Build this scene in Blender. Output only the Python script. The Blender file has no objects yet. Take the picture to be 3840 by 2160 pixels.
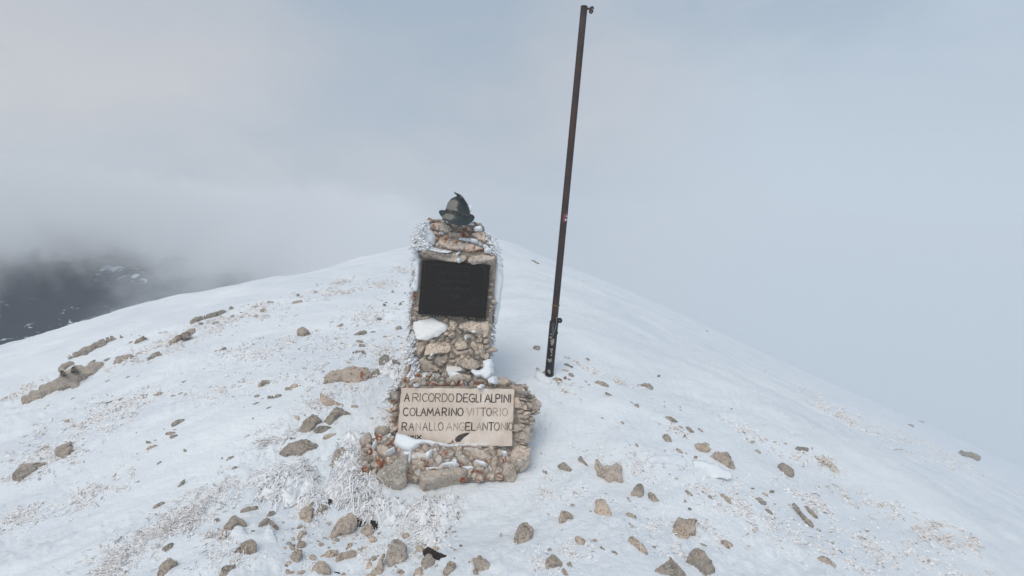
import bpy, math, random
import numpy as np
from mathutils import Vector, Matrix

random.seed(7); RS = np.random.RandomState(11)
sc = bpy.context.scene
C = sc.collection
R = math.radians

# ------------------------------------------------------------------ camera
F = 1430 * 3840 / 2576.0            # focal length in pixels of the 3840 px frame
EYE = np.array([0.0, 0.0, 1.83])
PITCH, ROLL = R(7.5), R(4.2)
_f = np.array([0, math.cos(PITCH), -math.sin(PITCH)])
_u0 = np.array([0, math.sin(PITCH), math.cos(PITCH)]); _r0 = np.array([1.0, 0, 0])
CU = math.cos(ROLL) * _u0 - math.sin(ROLL) * _r0
CR = math.cos(ROLL) * _r0 + math.sin(ROLL) * _u0
CF = _f
cam = bpy.data.cameras.new('camera'); co = bpy.data.objects.new('camera', cam); C.objects.link(co)
cam.sensor_width = 36; cam.lens = 36 * F / 3840; cam.clip_start = .05; cam.clip_end = 30000
m = Matrix([[CR[0], CU[0], -CF[0], EYE[0]], [CR[1], CU[1], -CF[1], EYE[1]], [CR[2], CU[2], -CF[2], EYE[2]], [0, 0, 0, 1]])
co.matrix_world = m
sc.camera = co

# ------------------------------------------------------------------ light
SUN_EL, SUN_AZ = R(46), R(-158)      # azimuth from +y, clockwise positive
w = bpy.data.worlds.new('World'); sc.world = w; w.use_nodes = True
nt = w.node_tree; N = nt.nodes; L = nt.links
for n in list(N): N.remove(n)
out = N.new('ShaderNodeOutputWorld'); bg = N.new('ShaderNodeBackground'); bg.inputs['Strength'].default_value = 0.1
sky = N.new('ShaderNodeTexSky'); sky.sky_type = 'NISHITA'; sky.sun_disc = False
sky.sun_elevation = SUN_EL; sky.sun_rotation = SUN_AZ; sky.altitude = 2000; sky.air_density = 1.0
tc = N.new('ShaderNodeTexCoord')
def noise(scale, detail, rough, vec, dist=0.0, T=N, LL=L):
    n = T.new('ShaderNodeTexNoise'); n.inputs['Scale'].default_value = scale; n.inputs['Detail'].default_value = detail
    n.inputs['Roughness'].default_value = rough; n.inputs['Distortion'].default_value = dist
    if vec is not None: LL.new(vec, n.inputs['Vector'])
    return n
mp = N.new('ShaderNodeMapping'); mp.inputs['Scale'].default_value = (1, 1, 1.9); mp.inputs['Location'].default_value = (3.1, .4, 1.7)
L.new(tc.outputs['Generated'], mp.inputs['Vector'])
n1 = noise(1.5, 7, .52, mp.outputs['Vector'], .25)
cr = N.new('ShaderNodeValToRGB')
cr.color_ramp.elements[0].position = .36; cr.color_ramp.elements[0].color = (3.60, 4.22, 4.95, 1)
cr.color_ramp.elements[1].position = .60; cr.color_ramp.elements[1].color = (5.1, 5.15, 5.4, 1)
L.new(n1.outputs['Fac'], cr.inputs['Fac'])
# the cloud is bluer and slightly brighter over the windward flank (towards +x)
sep = N.new('ShaderNodeSeparateXYZ'); L.new(tc.outputs['Generated'], sep.inputs[0])
mr = N.new('ShaderNodeMapRange'); mr.inputs[1].default_value = -.05; mr.inputs[2].default_value = .5; mr.interpolation_type = 'SMOOTHSTEP'
L.new(sep.outputs[0], mr.inputs[0])
mxr = N.new('ShaderNodeMix'); mxr.data_type = 'RGBA'; L.new(mr.outputs[0], mxr.inputs[0])
L.new(cr.outputs['Color'], mxr.inputs[6]); mxr.inputs[7].default_value = (4.65, 5.4, 6.2, 1)
mx = N.new('ShaderNodeMix'); mx.data_type = 'RGBA'; mx.inputs[0].default_value = .96
mz = N.new('ShaderNodeMapRange'); mz.inputs[1].default_value = .10; mz.inputs[2].default_value = .42; mz.inputs[4].default_value = .85; mz.interpolation_type = 'SMOOTHSTEP'; L.new(sep.outputs[2], mz.inputs[0])
mn_ = N.new('ShaderNodeMapRange'); mn_.inputs[1].default_value = .40; mn_.inputs[2].default_value = .60; mn_.inputs[3].default_value = 1.0; mn_.inputs[4].default_value = .25
n2w = noise(2.3, 6, .55, mp.outputs['Vector'], .3); L.new(n2w.outputs['Fac'], mn_.inputs[0])
mm_ = N.new('ShaderNodeMath'); mm_.operation = 'MULTIPLY'; L.new(mz.outputs[0], mm_.inputs[0]); L.new(mn_.outputs[0], mm_.inputs[1])
mxt = N.new('ShaderNodeMix'); mxt.data_type = 'RGBA'; L.new(mm_.outputs[0], mxt.inputs[0]); L.new(mxr.outputs[2], mxt.inputs[6]); mxt.inputs[7].default_value = (3.1, 3.95, 4.9, 1)
L.new(sky.outputs['Color'], mx.inputs[6]); L.new(mxt.outputs[2], mx.inputs[7])
L.new(mx.outputs[2], bg.inputs['Color']); L.new(bg.outputs[0], out.inputs[0])

sun = bpy.data.lights.new('sun', 'SUN'); sun.energy = 1.5; sun.angle = R(34); sun.color = (1, .935, .85)
so = bpy.data.objects.new('sun', sun); C.objects.link(so)
sd_ = Vector((math.sin(SUN_AZ) * math.cos(SUN_EL), math.cos(SUN_AZ) * math.cos(SUN_EL), math.sin(SUN_EL)))
so.rotation_euler = sd_.to_track_quat('Z', 'Y').to_euler(); so.location = (0, 0, 30)
sc.view_settings.view_transform = 'Standard'; sc.view_settings.look = 'None'
sc.view_settings.exposure = 0.2; sc.view_settings.gamma = 1
sc.cycles.use_denoising = True
sc.cycles.volume_bounces = 20; sc.cycles.max_bounces = 20; sc.cycles.diffuse_bounces = 4; sc.cycles.volume_step_rate = 1.0
sc.cycles.volume_max_steps = 128

# ------------------------------------------------------------------ maths helpers
def hash2(ix, iy, s=0):
    h = (ix.astype(np.int64) * 374761393 + iy.astype(np.int64) * 668265263 + s * 1442695041) & 0xffffffff
    h = ((h ^ (h >> 13)) * 1274126177) & 0xffffffff
    return ((h ^ (h >> 16)) & 0xffffff) / float(0xffffff)
def vnoise(x, y, s=0):
    x = np.asarray(x, float); y = np.asarray(y, float)
    ix = np.floor(x).astype(np.int64); iy = np.floor(y).astype(np.int64)
    fx = x - ix; fy = y - iy; fx = fx**3 * (fx * (fx * 6 - 15) + 10); fy = fy**3 * (fy * (fy * 6 - 15) + 10)
    a = hash2(ix, iy, s); b = hash2(ix + 1, iy, s); c = hash2(ix, iy + 1, s); d = hash2(ix + 1, iy + 1, s)
    return (a * (1 - fx) + b * fx) * (1 - fy) + (c * (1 - fx) + d * fx) * fy - .5
def fbm(x, y, o=4, s=0, r=.5):
    t = 0; a = 1
    for k in range(o):
        t = t + a * vnoise(x, y, s + k * 17); x = x * 2.03 + 3.1; y = y * 2.03 + 1.7; a *= r
    return t
def smooth(a, b, x):
    t = np.clip((x - a) / (b - a), 0, 1); return t * t * (3 - 2 * t)

def ray(px, py):
    px = np.asarray(px, float); py = np.asarray(py, float)
    d = CF[None, :] + ((px - 1920) / F)[..., None] * CR + (-(py - 1080) / F)[..., None] * CU
    return d
def atdepth(px, py, depth):          # point of the pixel's ray at world y = depth
    d = ray(np.array([px]), np.array([py]))[0]
    return EYE + d * (depth / d[1])
def project(P):
    q = np.asarray(P) - EYE
    z = q @ CF
    return 1920 + F * (q @ CR) / z, 1080 - F * (q @ CU) / z

# ------------------------------------------------------------------ terrain height
V = 3840 / 2576.0
ctrl = [  # view px, depth
 (1288,1449,2.75),(1288,1330,3.25),(1200,1240,3.66),(1381,945,5.0),(1300,800,6.6),(1300,705,10.0),(1225,603,26),
 (1100,620,22),(1100,700,10.5),(1100,800,6.9),(900,660,17),(1420,690,22),
 (950,1000,4.55),(1350,1150,4.05),(900,1300,3.4),(850,900,5.5),
 (640,1000,4.55),(640,712,11.5),(640,830,6.9),(640,1400,2.85),
 (0,872,9.3),(0,1000,6.4),(0,1150,4.6),(0,1449,2.9),(320,781,10.5),(320,900,6.6),(320,1100,4.4),(320,1400,2.85),
 (-500,1250,4.2),(-500,1000,7.5),
 (1700,1100,4.5),(1700,1400,3.0),(1700,935,6.1),(1700,850,9.5),(1700,812,14),(1640,775,60),
 (2000,1060,5.9),(2000,1300,3.8),(2000,1005,8.5),(2000,950,22),(1985,925,95),
 (2300,1250,5.0),(2300,1400,3.9),(2300,1150,8.0),(2300,1080,30),(2300,1053,100),
 (2576,1440,4.4),(2576,1320,7.0),(2576,1220,30),(2576,1180,105),
 (3000,1600,4.6),(3000,1400,20)]
CP = np.array([atdepth(a * V, b * V, c) for a, b, c in ctrl])
extra = [(-12,7,-3.2),(-14,14,-4.6),(-10,18,-4.4),(-6,30,-3.8),(2,45,-2.5),(-3,-3,-1.0),(3,-3,-1.0),(0,-1,-.3),(-2,0.8,-.5),(2,.8,-.5),(-9,1,-2.6),(9,1,-3.4)]
CP = np.vstack([CP, np.array(extra, float)])
def warp(x, y):       # compress distance so near and far control points carry alike
    r = np.sqrt(x * x + y * y) + 1e-9; k = np.log1p(r / 3.0) * 3.0 / r
    return x * k, y * k
def _K(a, b):
    d2 = (a[0][:, None] - b[0][None, :])**2 + (a[1][:, None] - b[1][None, :])**2 + 1e-12
    return .5 * d2 * np.log(d2)
cw = warp(CP[:, 0], CP[:, 1]); n = len(CP)
# heights relative to radius keep the spline well-behaved
Ktt = _K(cw, cw) + np.eye(n) * .02
Pm = np.stack([np.ones(n), cw[0], cw[1]], 1)
A = np.block([[Ktt, Pm], [Pm.T, np.zeros((3, 3))]])
cr_ = np.sqrt(CP[:, 0]**2 + CP[:, 1]**2)
val = (CP[:, 2] - 1.83) / (cr_ + 2.0)
sol = np.linalg.solve(A, np.concatenate([val, np.zeros(3)]))
def h_base(x, y):
    x = np.asarray(x, float); y = np.asarray(y, float); shp = x.shape
    x = x.ravel(); y = y.ravel(); o = np.empty(len(x))
    for i in range(0, len(x), 20000):
        xa = x[i:i+20000]; ya = y[i:i+20000]; wa = warp(xa, ya)
        s = _K(wa, cw) @ sol[:n] + sol[n] + wa[0] * sol[n+1] + wa[1] * sol[n+2]
        o[i:i+20000] = s * (np.sqrt(xa * xa + ya * ya) + 2.0) + 1.83
    return o.reshape(shp)
def h_mid(x, y):      # drifts and wind ripples
    r = np.sqrt(x * x + y * y)
    g = smooth(1.0, 3.0, r) * (1 - .75 * smooth(12, 30, r))
    a = .075 * fbm(x * .75 + 5, y * 1.1, 3, 3)
    u = x * .80 + y * .60; v = -x * .60 + y * .80
    b = .030 * fbm(u * 1.5, v * 4.6, 4, 9) + .028 * np.abs(fbm(u * 2.0 + 9, v * 6.5, 3, 29))
    c = .085 * fbm(x * .28, y * .28, 2, 21) * smooth(4, 9, r)
    return (a + b) * g + c
def h_terr(x, y): return h_base(x, y) + h_mid(x, y)
def hit(px, py):      # pixel rays -> terrain points (vectorised)
    px = np.atleast_1d(np.asarray(px, float)); py = np.atleast_1d(np.asarray(py, float))
    d = ray(px, py); d = d / d[:, 1:2]
    ts = 1.6 * (130 / 1.6) ** np.linspace(0, 1, 150)
    lo = np.full(len(px), ts[0]); hi = np.full(len(px), ts[-1]); done = np.zeros(len(px), bool)
    prev = ts[0]
    for t in ts[1:]:
        i = np.where(~done)[0]
        if len(i) == 0: break
        P = EYE + d[i] * t
        below = P[:, 2] < h_terr(P[:, 0], P[:, 1])
        j = i[below]; lo[j] = prev; hi[j] = t; done[j] = True; prev = t
    for _ in range(9):
        mid = (lo + hi) / 2; P = EYE + d * mid[:, None]
        b = P[:, 2] < h_terr(P[:, 0], P[:, 1])
        hi = np.where(b, mid, hi); lo = np.where(b, lo, mid)
    return EYE + d * hi[:, None], done
def tnormal(x, y):
    e = .06
    hx = (h_base(np.array([x + e]), np.array([y])) - h_base(np.array([x - e]), np.array([y])))[0] / (2 * e)
    hy = (h_base(np.array([x]), np.array([y + e])) - h_base(np.array([x]), np.array([y - e])))[0] / (2 * e)
    v = np.array([-hx, -hy, 1]); return v / np.linalg.norm(v)

# ------------------------------------------------------------------ object helpers
def newmesh(name, verts, faces, mat, parent=None, attr=None, smoothf=True, loc=None):
    me = bpy.data.meshes.new(name)
    verts = np.asarray(verts, float)
    if loc is not None: verts = verts - np.asarray(loc)
    me.from_pydata(verts.tolist(), [], [list(map(int, f)) for f in faces] if not isinstance(faces, np.ndarray) else faces.tolist())
    if smoothf: me.polygons.foreach_set('use_smooth', [True] * len(me.polygons))
    if attr is not None:
        ca = me.color_attributes.new('tint', 'FLOAT_COLOR', 'POINT')
        ca.data.foreach_set('color', np.asarray(attr, float).ravel())
    me.materials.append(mat); me.update()
    o = bpy.data.objects.new(name, me); C.objects.link(o)
    if parent is not None:
        o.parent = parent
        pl = Vector((0, 0, 0)); q = parent
        while q: pl += q.location; q = q.parent
        o.location = (Vector(loc) if loc is not None else Vector((0, 0, 0))) - pl
    elif loc is not None: o.location = loc
    return o
def fastmesh(name, verts, quads, mat, parent=None, attr=None, loc=(0, 0, 0), smoothf=True):
    verts = np.asarray(verts, np.float32) - np.asarray(loc, np.float32); quads = np.asarray(quads, np.int32)
    k = quads.shape[1]
    me = bpy.data.meshes.new(name)
    me.vertices.add(len(verts)); me.vertices.foreach_set('co', verts.ravel())
    me.loops.add(quads.size); me.loops.foreach_set('vertex_index', quads.ravel())
    me.polygons.add(len(quads)); me.polygons.foreach_set('loop_start', np.arange(0, quads.size, k, dtype=np.int32))
    me.polygons.foreach_set('loop_total', np.full(len(quads), k, np.int32))
    me.polygons.foreach_set('use_smooth', np.full(len(quads), smoothf))
    me.update(calc_edges=True); me.validate()
    if attr is not None:
        ca = me.color_attributes.new('tint', 'FLOAT_COLOR', 'POINT'); ca.data.foreach_set('color', np.asarray(attr, np.float32).ravel())
    me.materials.append(mat)
    o = bpy.data.objects.new(name, me); C.objects.link(o)
    if parent is not None:
        o.parent = parent; pl = Vector((0, 0, 0)); q = parent
        while q: pl += q.location; q = q.parent
        o.location = Vector(loc) - pl
    else: o.location = loc
    return o
def tag(o, label=None, cat=None, group=None, kind=None):
    if label: o['label'] = label
    if cat: o['category'] = cat
    if group: o['group'] = group
    if kind: o['kind'] = kind
    return o
def empty(name, loc, parent=None):
    o = bpy.data.objects.new(name, None); C.objects.link(o); o.location = loc; o.empty_display_size = .1
    if parent is not None:
        o.parent = parent; pl = Vector((0, 0, 0)); q = parent
        while q: pl += q.location; q = q.parent
        o.location = Vector(loc) - pl
    return o

# ------------------------------------------------------------------ materials
def mat(name):
    mm = bpy.data.materials.new(name); mm.use_nodes = True
    t = mm.node_tree; b = t.nodes['Principled BSDF']; return mm, t.nodes, t.links, b
def ramp(T, LL, src, stops):
    r = T.new('ShaderNodeValToRGB'); e = r.color_ramp.elements
    while len(e) < len(stops): e.new(.5)
    for i, (p, c) in enumerate(stops):
        e[i].position = p; e[i].color = (c, c, c, 1) if not isinstance(c, tuple) else (*c, 1)
    LL.new(src, r.inputs['Fac']); return r
def mixc(T, LL, fac, a, b):
    x = T.new('ShaderNodeMix'); x.data_type = 'RGBA'
    for s, k in ((fac, 0), (a, 6), (b, 7)):
        if isinstance(s, (int, float)): x.inputs[k].default_value = s
        elif isinstance(s, tuple): x.inputs[k].default_value = (*s, 1)
        else: LL.new(s, x.inputs[k])
    return x.outputs[2]
def mth(T, LL, op, a, b=0.0, clamp=False):
    x = T.new('ShaderNodeMath'); x.operation = op; x.use_clamp = clamp
    for s, k in ((a, 0), (b, 1)):
        if isinstance(s, (int, float)): x.inputs[k].default_value = s
        else: LL.new(s, x.inputs[k])
    return x.outputs[0]
def bump(T, LL, h, strength, dist, b, prev=None):
    x = T.new('ShaderNodeBump'); x.inputs['Strength'].default_value = strength; x.inputs['Distance'].default_value = dist
    LL.new(h, x.inputs['Height'])
    if prev is not None: LL.new(prev, x.inputs['Normal'])
    if b is not None: LL.new(x.outputs[0], b.inputs['Normal'])
    return x.outputs[0]

def snow_mat(name, c0=(.83, .862, .89), c1=(.74, .78, .825), bstr=1.0):
    mm, T, LL, b = mat(name)
    g = T.new('ShaderNodeNewGeometry')
    n1 = noise(.9, 5, .55, g.outputs['Position'], .3, T, LL)
    r1 = ramp(T, LL, n1.outputs['Fac'], [(.35, c1), (.62, c0)])
    LL.new(r1.outputs['Color'], b.inputs['Base Color'])
    b.inputs['Roughness'].default_value = .55
    b.inputs['Specular IOR Level'].default_value = .3
    n2 = noise(26, 6, .65, g.outputs['Position'], .2, T, LL)
    mpp = T.new('ShaderNodeMapping'); mpp.inputs['Rotation'].default_value = (0, 0, R(35)); mpp.inputs['Scale'].default_value = (1.6, 4, 3)
    LL.new(g.outputs['Position'], mpp.inputs['Vector'])
    n3 = noise(2.6, 5, .6, mpp.outputs['Vector'], .4, T, LL)
    p = bump(T, LL, n3.outputs['Fac'], bstr * .30, .04, None)
    bump(T, LL, n2.outputs['Fac'], bstr, .012, b, p)
    return mm
M_snow = snow_mat('snow')
M_drift = snow_mat('packed_snow', (.84, .88, .92), (.76, .80, .85), .35)

def rime_mat(name, c):
    mm, T, LL, b = mat(name)
    g = T.new('ShaderNodeNewGeometry')
    n1 = noise(14, 3, .6, g.outputs['Position'], 0, T, LL)
    r1 = ramp(T, LL, n1.outputs['Fac'], [(.3, tuple(v * .86 for v in c)), (.65, c)])
    LL.new(r1.outputs['Color'], b.inputs['Base Color']); b.inputs['Roughness'].default_value = .5
    b.inputs['Specular IOR Level'].default_value = .35
    n2 = noise(90, 3, .6, g.outputs['Position'], 0, T, LL); bump(T, LL, n2.outputs['Fac'], .5, .004, b)
    return mm
M_rime = rime_mat('rime', (.87, .885, .91))

def blade_mat():
    mm, T, LL, b = mat('frosted_blades')
    a = T.new('ShaderNodeAttribute'); a.attribute_name = 'tint'
    s = T.new('ShaderNodeSeparateColor'); LL.new(a.outputs['Color'], s.inputs[0])
    c = mixc(T, LL, s.outputs[0], (.86, .87, .89), (.68, .57, .47))
    c = mixc(T, LL, s.outputs[1], c, (.10, .065, .035))
    LL.new(c, b.inputs['Base Color']); b.inputs['Roughness'].default_value = .7
    return mm
M_blade = blade_mat()

def rock_mat(name, snowy=.0):
    mm, T, LL, b = mat(name)
    g = T.new('ShaderNodeNewGeometry'); a = T.new('ShaderNodeAttribute'); a.attribute_name = 'tint'
    s = T.new('ShaderNodeSeparateColor'); LL.new(a.outputs['Color'], s.inputs[0])
    P = g.outputs['Position']
    n1 = noise(9, 6, .62, P, .4, T, LL)
    f = mth(T, LL, 'ADD', s.outputs[0], mth(T, LL, 'MULTIPLY', mth(T, LL, 'SUBTRACT', n1.outputs['Fac'], .5), 2.6), True)
    c = mixc(T, LL, f, (.67, .54, .43), (.40, .365, .32))          # tan .. grey limestone
    n2 = noise(3.2, 3, .5, P, 0, T, LL)
    c = mixc(T, LL, ramp(T, LL, n2.outputs['Fac'], [(.42, 0.0), (.66, .45)]).outputs['Color'], c, (.56, .49, .43))
    # grey crust with fine dark cracks and pits
    vo = T.new('ShaderNodeTexVoronoi'); vo.feature = 'DISTANCE_TO_EDGE'; vo.inputs['Scale'].default_value = 10
    nd = noise(8, 4, .7, P, 0, T, LL)
    va = T.new('ShaderNodeVectorMath'); va.operation = 'ADD'; vs = T.new('ShaderNodeVectorMath'); vs.operation = 'SCALE'; vs.inputs['Scale'].default_value = .35
    LL.new(nd.outputs['Color'], vs.inputs[0]); LL.new(P, va.inputs[0]); LL.new(vs.outputs[0], va.inputs[1]); LL.new(va.outputs[0], vo.inputs['Vector'])
    cm = ramp(T, LL, vo.outputs['Distance'], [(.0, 1.0), (.07, .0)])
    nm = noise(6, 3, .6, P, 0, T, LL); cmask = ramp(T, LL, nm.outputs['Fac'], [(.40, 0.0), (.52, 1.0)])
    crack = mth(T, LL, 'MULTIPLY', cm.outputs['Color'], mth(T, LL, 'MULTIPLY', cmask.outputs['Color'], .75))
    c = mixc(T, LL, crack, c, (.07, .052, .042))
    np_ = noise(38, 6, .8, P, .3, T, LL); pit = ramp(T, LL, np_.outputs['Fac'], [(.37, 1.0), (.44, 0.0)])
    ng = noise(11, 3, .6, P, 0, T, LL); pm = ramp(T, LL, ng.outputs['Fac'], [(.42, .15), (.6, .9)])
    c = mixc(T, LL, mth(T, LL, 'MULTIPLY', pit.outputs['Color'], pm.outputs['Color']), c, (.09, .08, .07))
    # orange lichen
    nl = noise(13, 6, .68, P, .6, T, LL)
    th = mth(T, LL, 'SUBTRACT', .74, mth(T, LL, 'MULTIPLY', s.outputs[1], .25))
    lm = mth(T, LL, 'MULTIPLY', mth(T, LL, 'SUBTRACT', nl.outputs['Fac'], th), 22, True)
    nlc = noise(60, 3, .6, P, 0, T, LL)
    lc = mixc(T, LL, nlc.outputs['Fac'], (.36, .10, .02), (.22, .075, .035))
    c = mixc(T, LL, lm, c, lc)
    # brightness and white-lime crust
    c = mixc(T, LL, s.outputs[2], c, (.74, .75, .75))
    # rime dusting in the pores
    nr = noise(34, 5, .7, P, .3, T, LL)
    rm = mth(T, LL, 'MULTIPLY', mth(T, LL, 'SUBTRACT', nr.outputs['Fac'], .64 - snowy * .07), 14, True)
    c = mixc(T, LL, rm, c, (.8, .83, .87))
    # each stone a little lighter or darker
    hsv = T.new('ShaderNodeHueSaturation'); LL.new(c, hsv.inputs['Color'])
    LL.new(mth(T, LL, 'ADD', .93 if name == 'masonry_stone' else .74, mth(T, LL, 'MULTIPLY', a.outputs['Alpha'], .42)), hsv.inputs['Value'])
    LL.new(hsv.outputs[0], b.inputs['Base Color']); b.inputs['Roughness'].default_value = .85; b.inputs['Specular IOR Level'].default_value = .2
    wl = name == 'masonry_stone'
    p = bump(T, LL, n1.outputs['Fac'], .5 if wl else .9, .03 if wl else .05, None)
    p = bump(T, LL, np_.outputs['Fac'], .8, .014, None, p)
    bump(T, LL, vo.outputs['Distance'], .25, .01, b, p)
    return mm
M_rock = rock_mat('limestone'); M_wall = rock_mat('masonry_stone', .5)
def simple(name, c, rough=.5, metal=0, nsc=0, c2=None, lo=.4, hi=.6, bs=0):
    mm, T, LL, b = mat(name)
    b.inputs['Base Color'].default_value = (*c, 1); b.inputs['Roughness'].default_value = rough; b.inputs['Metallic'].default_value = metal
    if nsc:
        g = T.new('ShaderNodeNewGeometry'); n1 = noise(nsc, 6, .65, g.outputs['Position'], .5, T, LL)
        r = ramp(T, LL, n1.outputs['Fac'], [(lo, c), (hi, c2)]); LL.new(r.outputs['Color'], b.inputs['Base Color'])
        if bs: bump(T, LL, n1.outputs['Fac'], bs, .01, b)
    return mm
M_mortar = simple('mortar', (.19, .16, .135), .95, 0, 22, (.36, .315, .27), .4, .62, .9)
M_soil = simple('dark_soil', (.012, .008, .006), 1, 0, 40, (.05, .03, .018), .4, .65, .8)
M_moss = simple('moss', (.035, .045, .02), 1, 0, 60, (.14, .15, .06), .4, .62, .8)
M_plaque = simple('dark_bronze', (.012, .009, .0075), .55, .0, 30, (.016, .0125, .010), .4, .7, .05)
M_plaque.node_tree.nodes['Principled BSDF'].inputs['Specular IOR Level'].default_value = .12
M_relief = simple('worn_bronze', (.017, .016, .0155), .5, .2)
M_marble = simple('inscribed_stone', (.60, .50, .42), .8, 0, 7, (.71, .63, .555), .38, .62, .0)
_T = M_marble.node_tree.nodes; _L = M_marble.node_tree.links
_g = _T.new('ShaderNodeNewGeometry'); _n = noise(160, 4, .7, _g.outputs['Position'], 0, _T, _L); bump(_T, _L, _n.outputs['Fac'], .25, .002, _T['Principled BSDF'])
M_ink = [simple('engraving_dark', (.035, .03, .028), .9, 0, 70, (.12, .1, .085), .45, .7),
         simple('engraving_mid', (.10, .085, .07), .9, 0, 70, (.30, .25, .2), .42, .64),
         simple('engraving_faint', (.26, .215, .18), .9, 0, 80, (.48, .39, .32), .4, .62)]
M_pole = simple('weathered_pole', (.022, .014, .012), .7, .1, 7, (.062, .028, .019), .35, .7, .1)
M_socket = simple('black_paint', (.006, .006, .008), .45, .2, 12, (.012, .012, .015))
M_rust = simple('rusted_metal', (.05, .03, .022), .7, .4, 60, (.11, .055, .03), .4, .65, .3)
M_bare = simple('bare_patches', (.24, .20, .12), .7, .1, 40, (.34, .33, .31), .4, .62)
M_red = simple('red_sticker', (.21, .035, .06), .5); M_white = simple('white_print', (.75, .72, .73), .5)
M_rope = simple('cord', (.16, .20, .20), .8); M_twine = simple('twine', (.25, .15, .08), .9)
M_brick = simple('red_rubble', (.20, .075, .05), .9, 0, 30, (.34, .27, .22), .45, .55, .5)
def hat_mat():
    mm, T, LL, b = mat('painted_bronze')
    a = T.new('ShaderNodeAttribute'); a.attribute_name = 'tint'
    s = T.new('ShaderNodeSeparateColor'); LL.new(a.outputs['Color'], s.inputs[0])
    g = T.new('ShaderNodeNewGeometry'); P = g.outputs['Position']
    n = noise(16, 6, .7, P, .5, T, LL)
    f = mth(T, LL, 'MULTIPLY', mth(T, LL, 'ADD', mth(T, LL, 'SUBTRACT', n.outputs['Fac'], .5), mth(T, LL, 'MULTIPLY', mth(T, LL, 'SUBTRACT', s.outputs[0], .5), .45)), 14, True)
    n2 = noise(9, 5, .6, P, .3, T, LL)
    base = mixc(T, LL, ramp(T, LL, n2.outputs['Fac'], [(.42, 0.0), (.6, 1.0)]).outputs['Color'], (.008, .024, .026), (.006, .006, .008))
    c = mixc(T, LL, f, base, (.165, .155, .14))
    LL.new(c, b.inputs['Base Color']); b.inputs['Roughness'].default_value = .6
    bump(T, LL, n.outputs['Fac'], .3, .01, b)
    return mm
M_hat = hat_mat()
M_band = simple('hat_band', (.012, .011, .012), .6, 0, 45, (.14, .125, .11), .48, .66, .3)

# ------------------------------------------------------------------ the snow ground
def build_ground():
    az = np.concatenate([np.linspace(-180, -52, 40)[:-1], np.linspace(-52, 52, 760), np.linspace(52, 180, 40)[1:]])
    az = np.radians(az)
    t = np.linspace(0, 1, 640)
    out_v = []; nr = len(t)
    rmax = np.where(az < 0, np.minimum(160, 15 / np.maximum(np.abs(np.sin(az)), .09)), 160.)
    rmax = np.where(np.cos(az) < -.2, np.minimum(rmax, 20), rmax)
    rr = .25 * (rmax[:, None] / .25) ** (t[None, :] ** .8)
    X = rr * np.sin(az)[:, None]; Y = rr * np.cos(az)[:, None]
    Z = h_base(X, Y) + h_mid(X, Y)
    # crusted, rimed texture: small lumps where grass pushes through
    msk = smooth(-.15, .15, fbm(X * .9 + 7, Y * 1.3, 3, 44)) * (rr < 9) * (rr > 1.2)
    Z += msk * (.030 * np.maximum(0, fbm(X * 14, Y * 14, 3, 71)) + .012 * fbm(X * 30, Y * 30, 3, 81))
    Z += (.004 * fbm(X * 9, Y * 20, 3, 91)) * (rr < 14)
    nA = len(az)
    V_ = np.stack([X, Y, Z], -1).reshape(-1, 3)
    i, j = np.meshgrid(np.arange(nA - 1), np.arange(nr - 1), indexing='ij')
    a = (i * nr + j).ravel(); q = np.stack([a, a + 1, a + nr + 1, a + nr], 1)
    # cap the small hole under the camera
    o = fastmesh('snow_ground', V_, q[:, ::-1], M_snow)
    tag(o, 'wind-blown snow covering the rounded summit ridge', kind='structure')
build_ground()

# ------------------------------------------------------------------ stones from outlines
def inside_dist(P, poly):
    x, y = P[:, 0], P[:, 1]; n_ = len(poly); ins = np.zeros(len(P), bool)
    best = np.full(len(P), 1e9); near = np.zeros_like(P)
    for k in range(n_):
        a = poly[k]; b = poly[(k + 1) % n_]
        c = ((a[1] > y) != (b[1] > y)) & (x < (b[0] - a[0]) * (y - a[1]) / (b[1] - a[1] + 1e-12) + a[0]); ins ^= c
        ab = b - a; tt = np.clip(((P - a) @ ab) / (ab @ ab + 1e-12), 0, 1)
        q = a + tt[:, None] * ab; dd = np.hypot(*(P - q).T)
        mlt = dd < best; best[mlt] = dd[mlt]; near[mlt] = q[mlt]
    return ins, best, near
def rough_poly(poly, amp, seed, k=3):
    rs = np.random.RandomState(seed); p = np.asarray(poly, float)
    size = np.sqrt(abs(np.sum(p[:, 0] * np.roll(p[:, 1], -1) - np.roll(p[:, 0], -1) * p[:, 1])) / 2)
    o = []
    for i in range(len(p)):
        a = p[i]; b = p[(i + 1) % len(p)]
        for j in range(k):
            q = a + (b - a) * j / k
            if j: q = q + rs.normal(0, amp * size, 2)
            elif True: q = q + rs.normal(0, amp * .5 * size, 2)
            o.append(q)
    o = np.array(o); o = .8 * o + .1 * np.roll(o, 1, 0) + .1 * np.roll(o, -1, 0)
    return o
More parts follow.
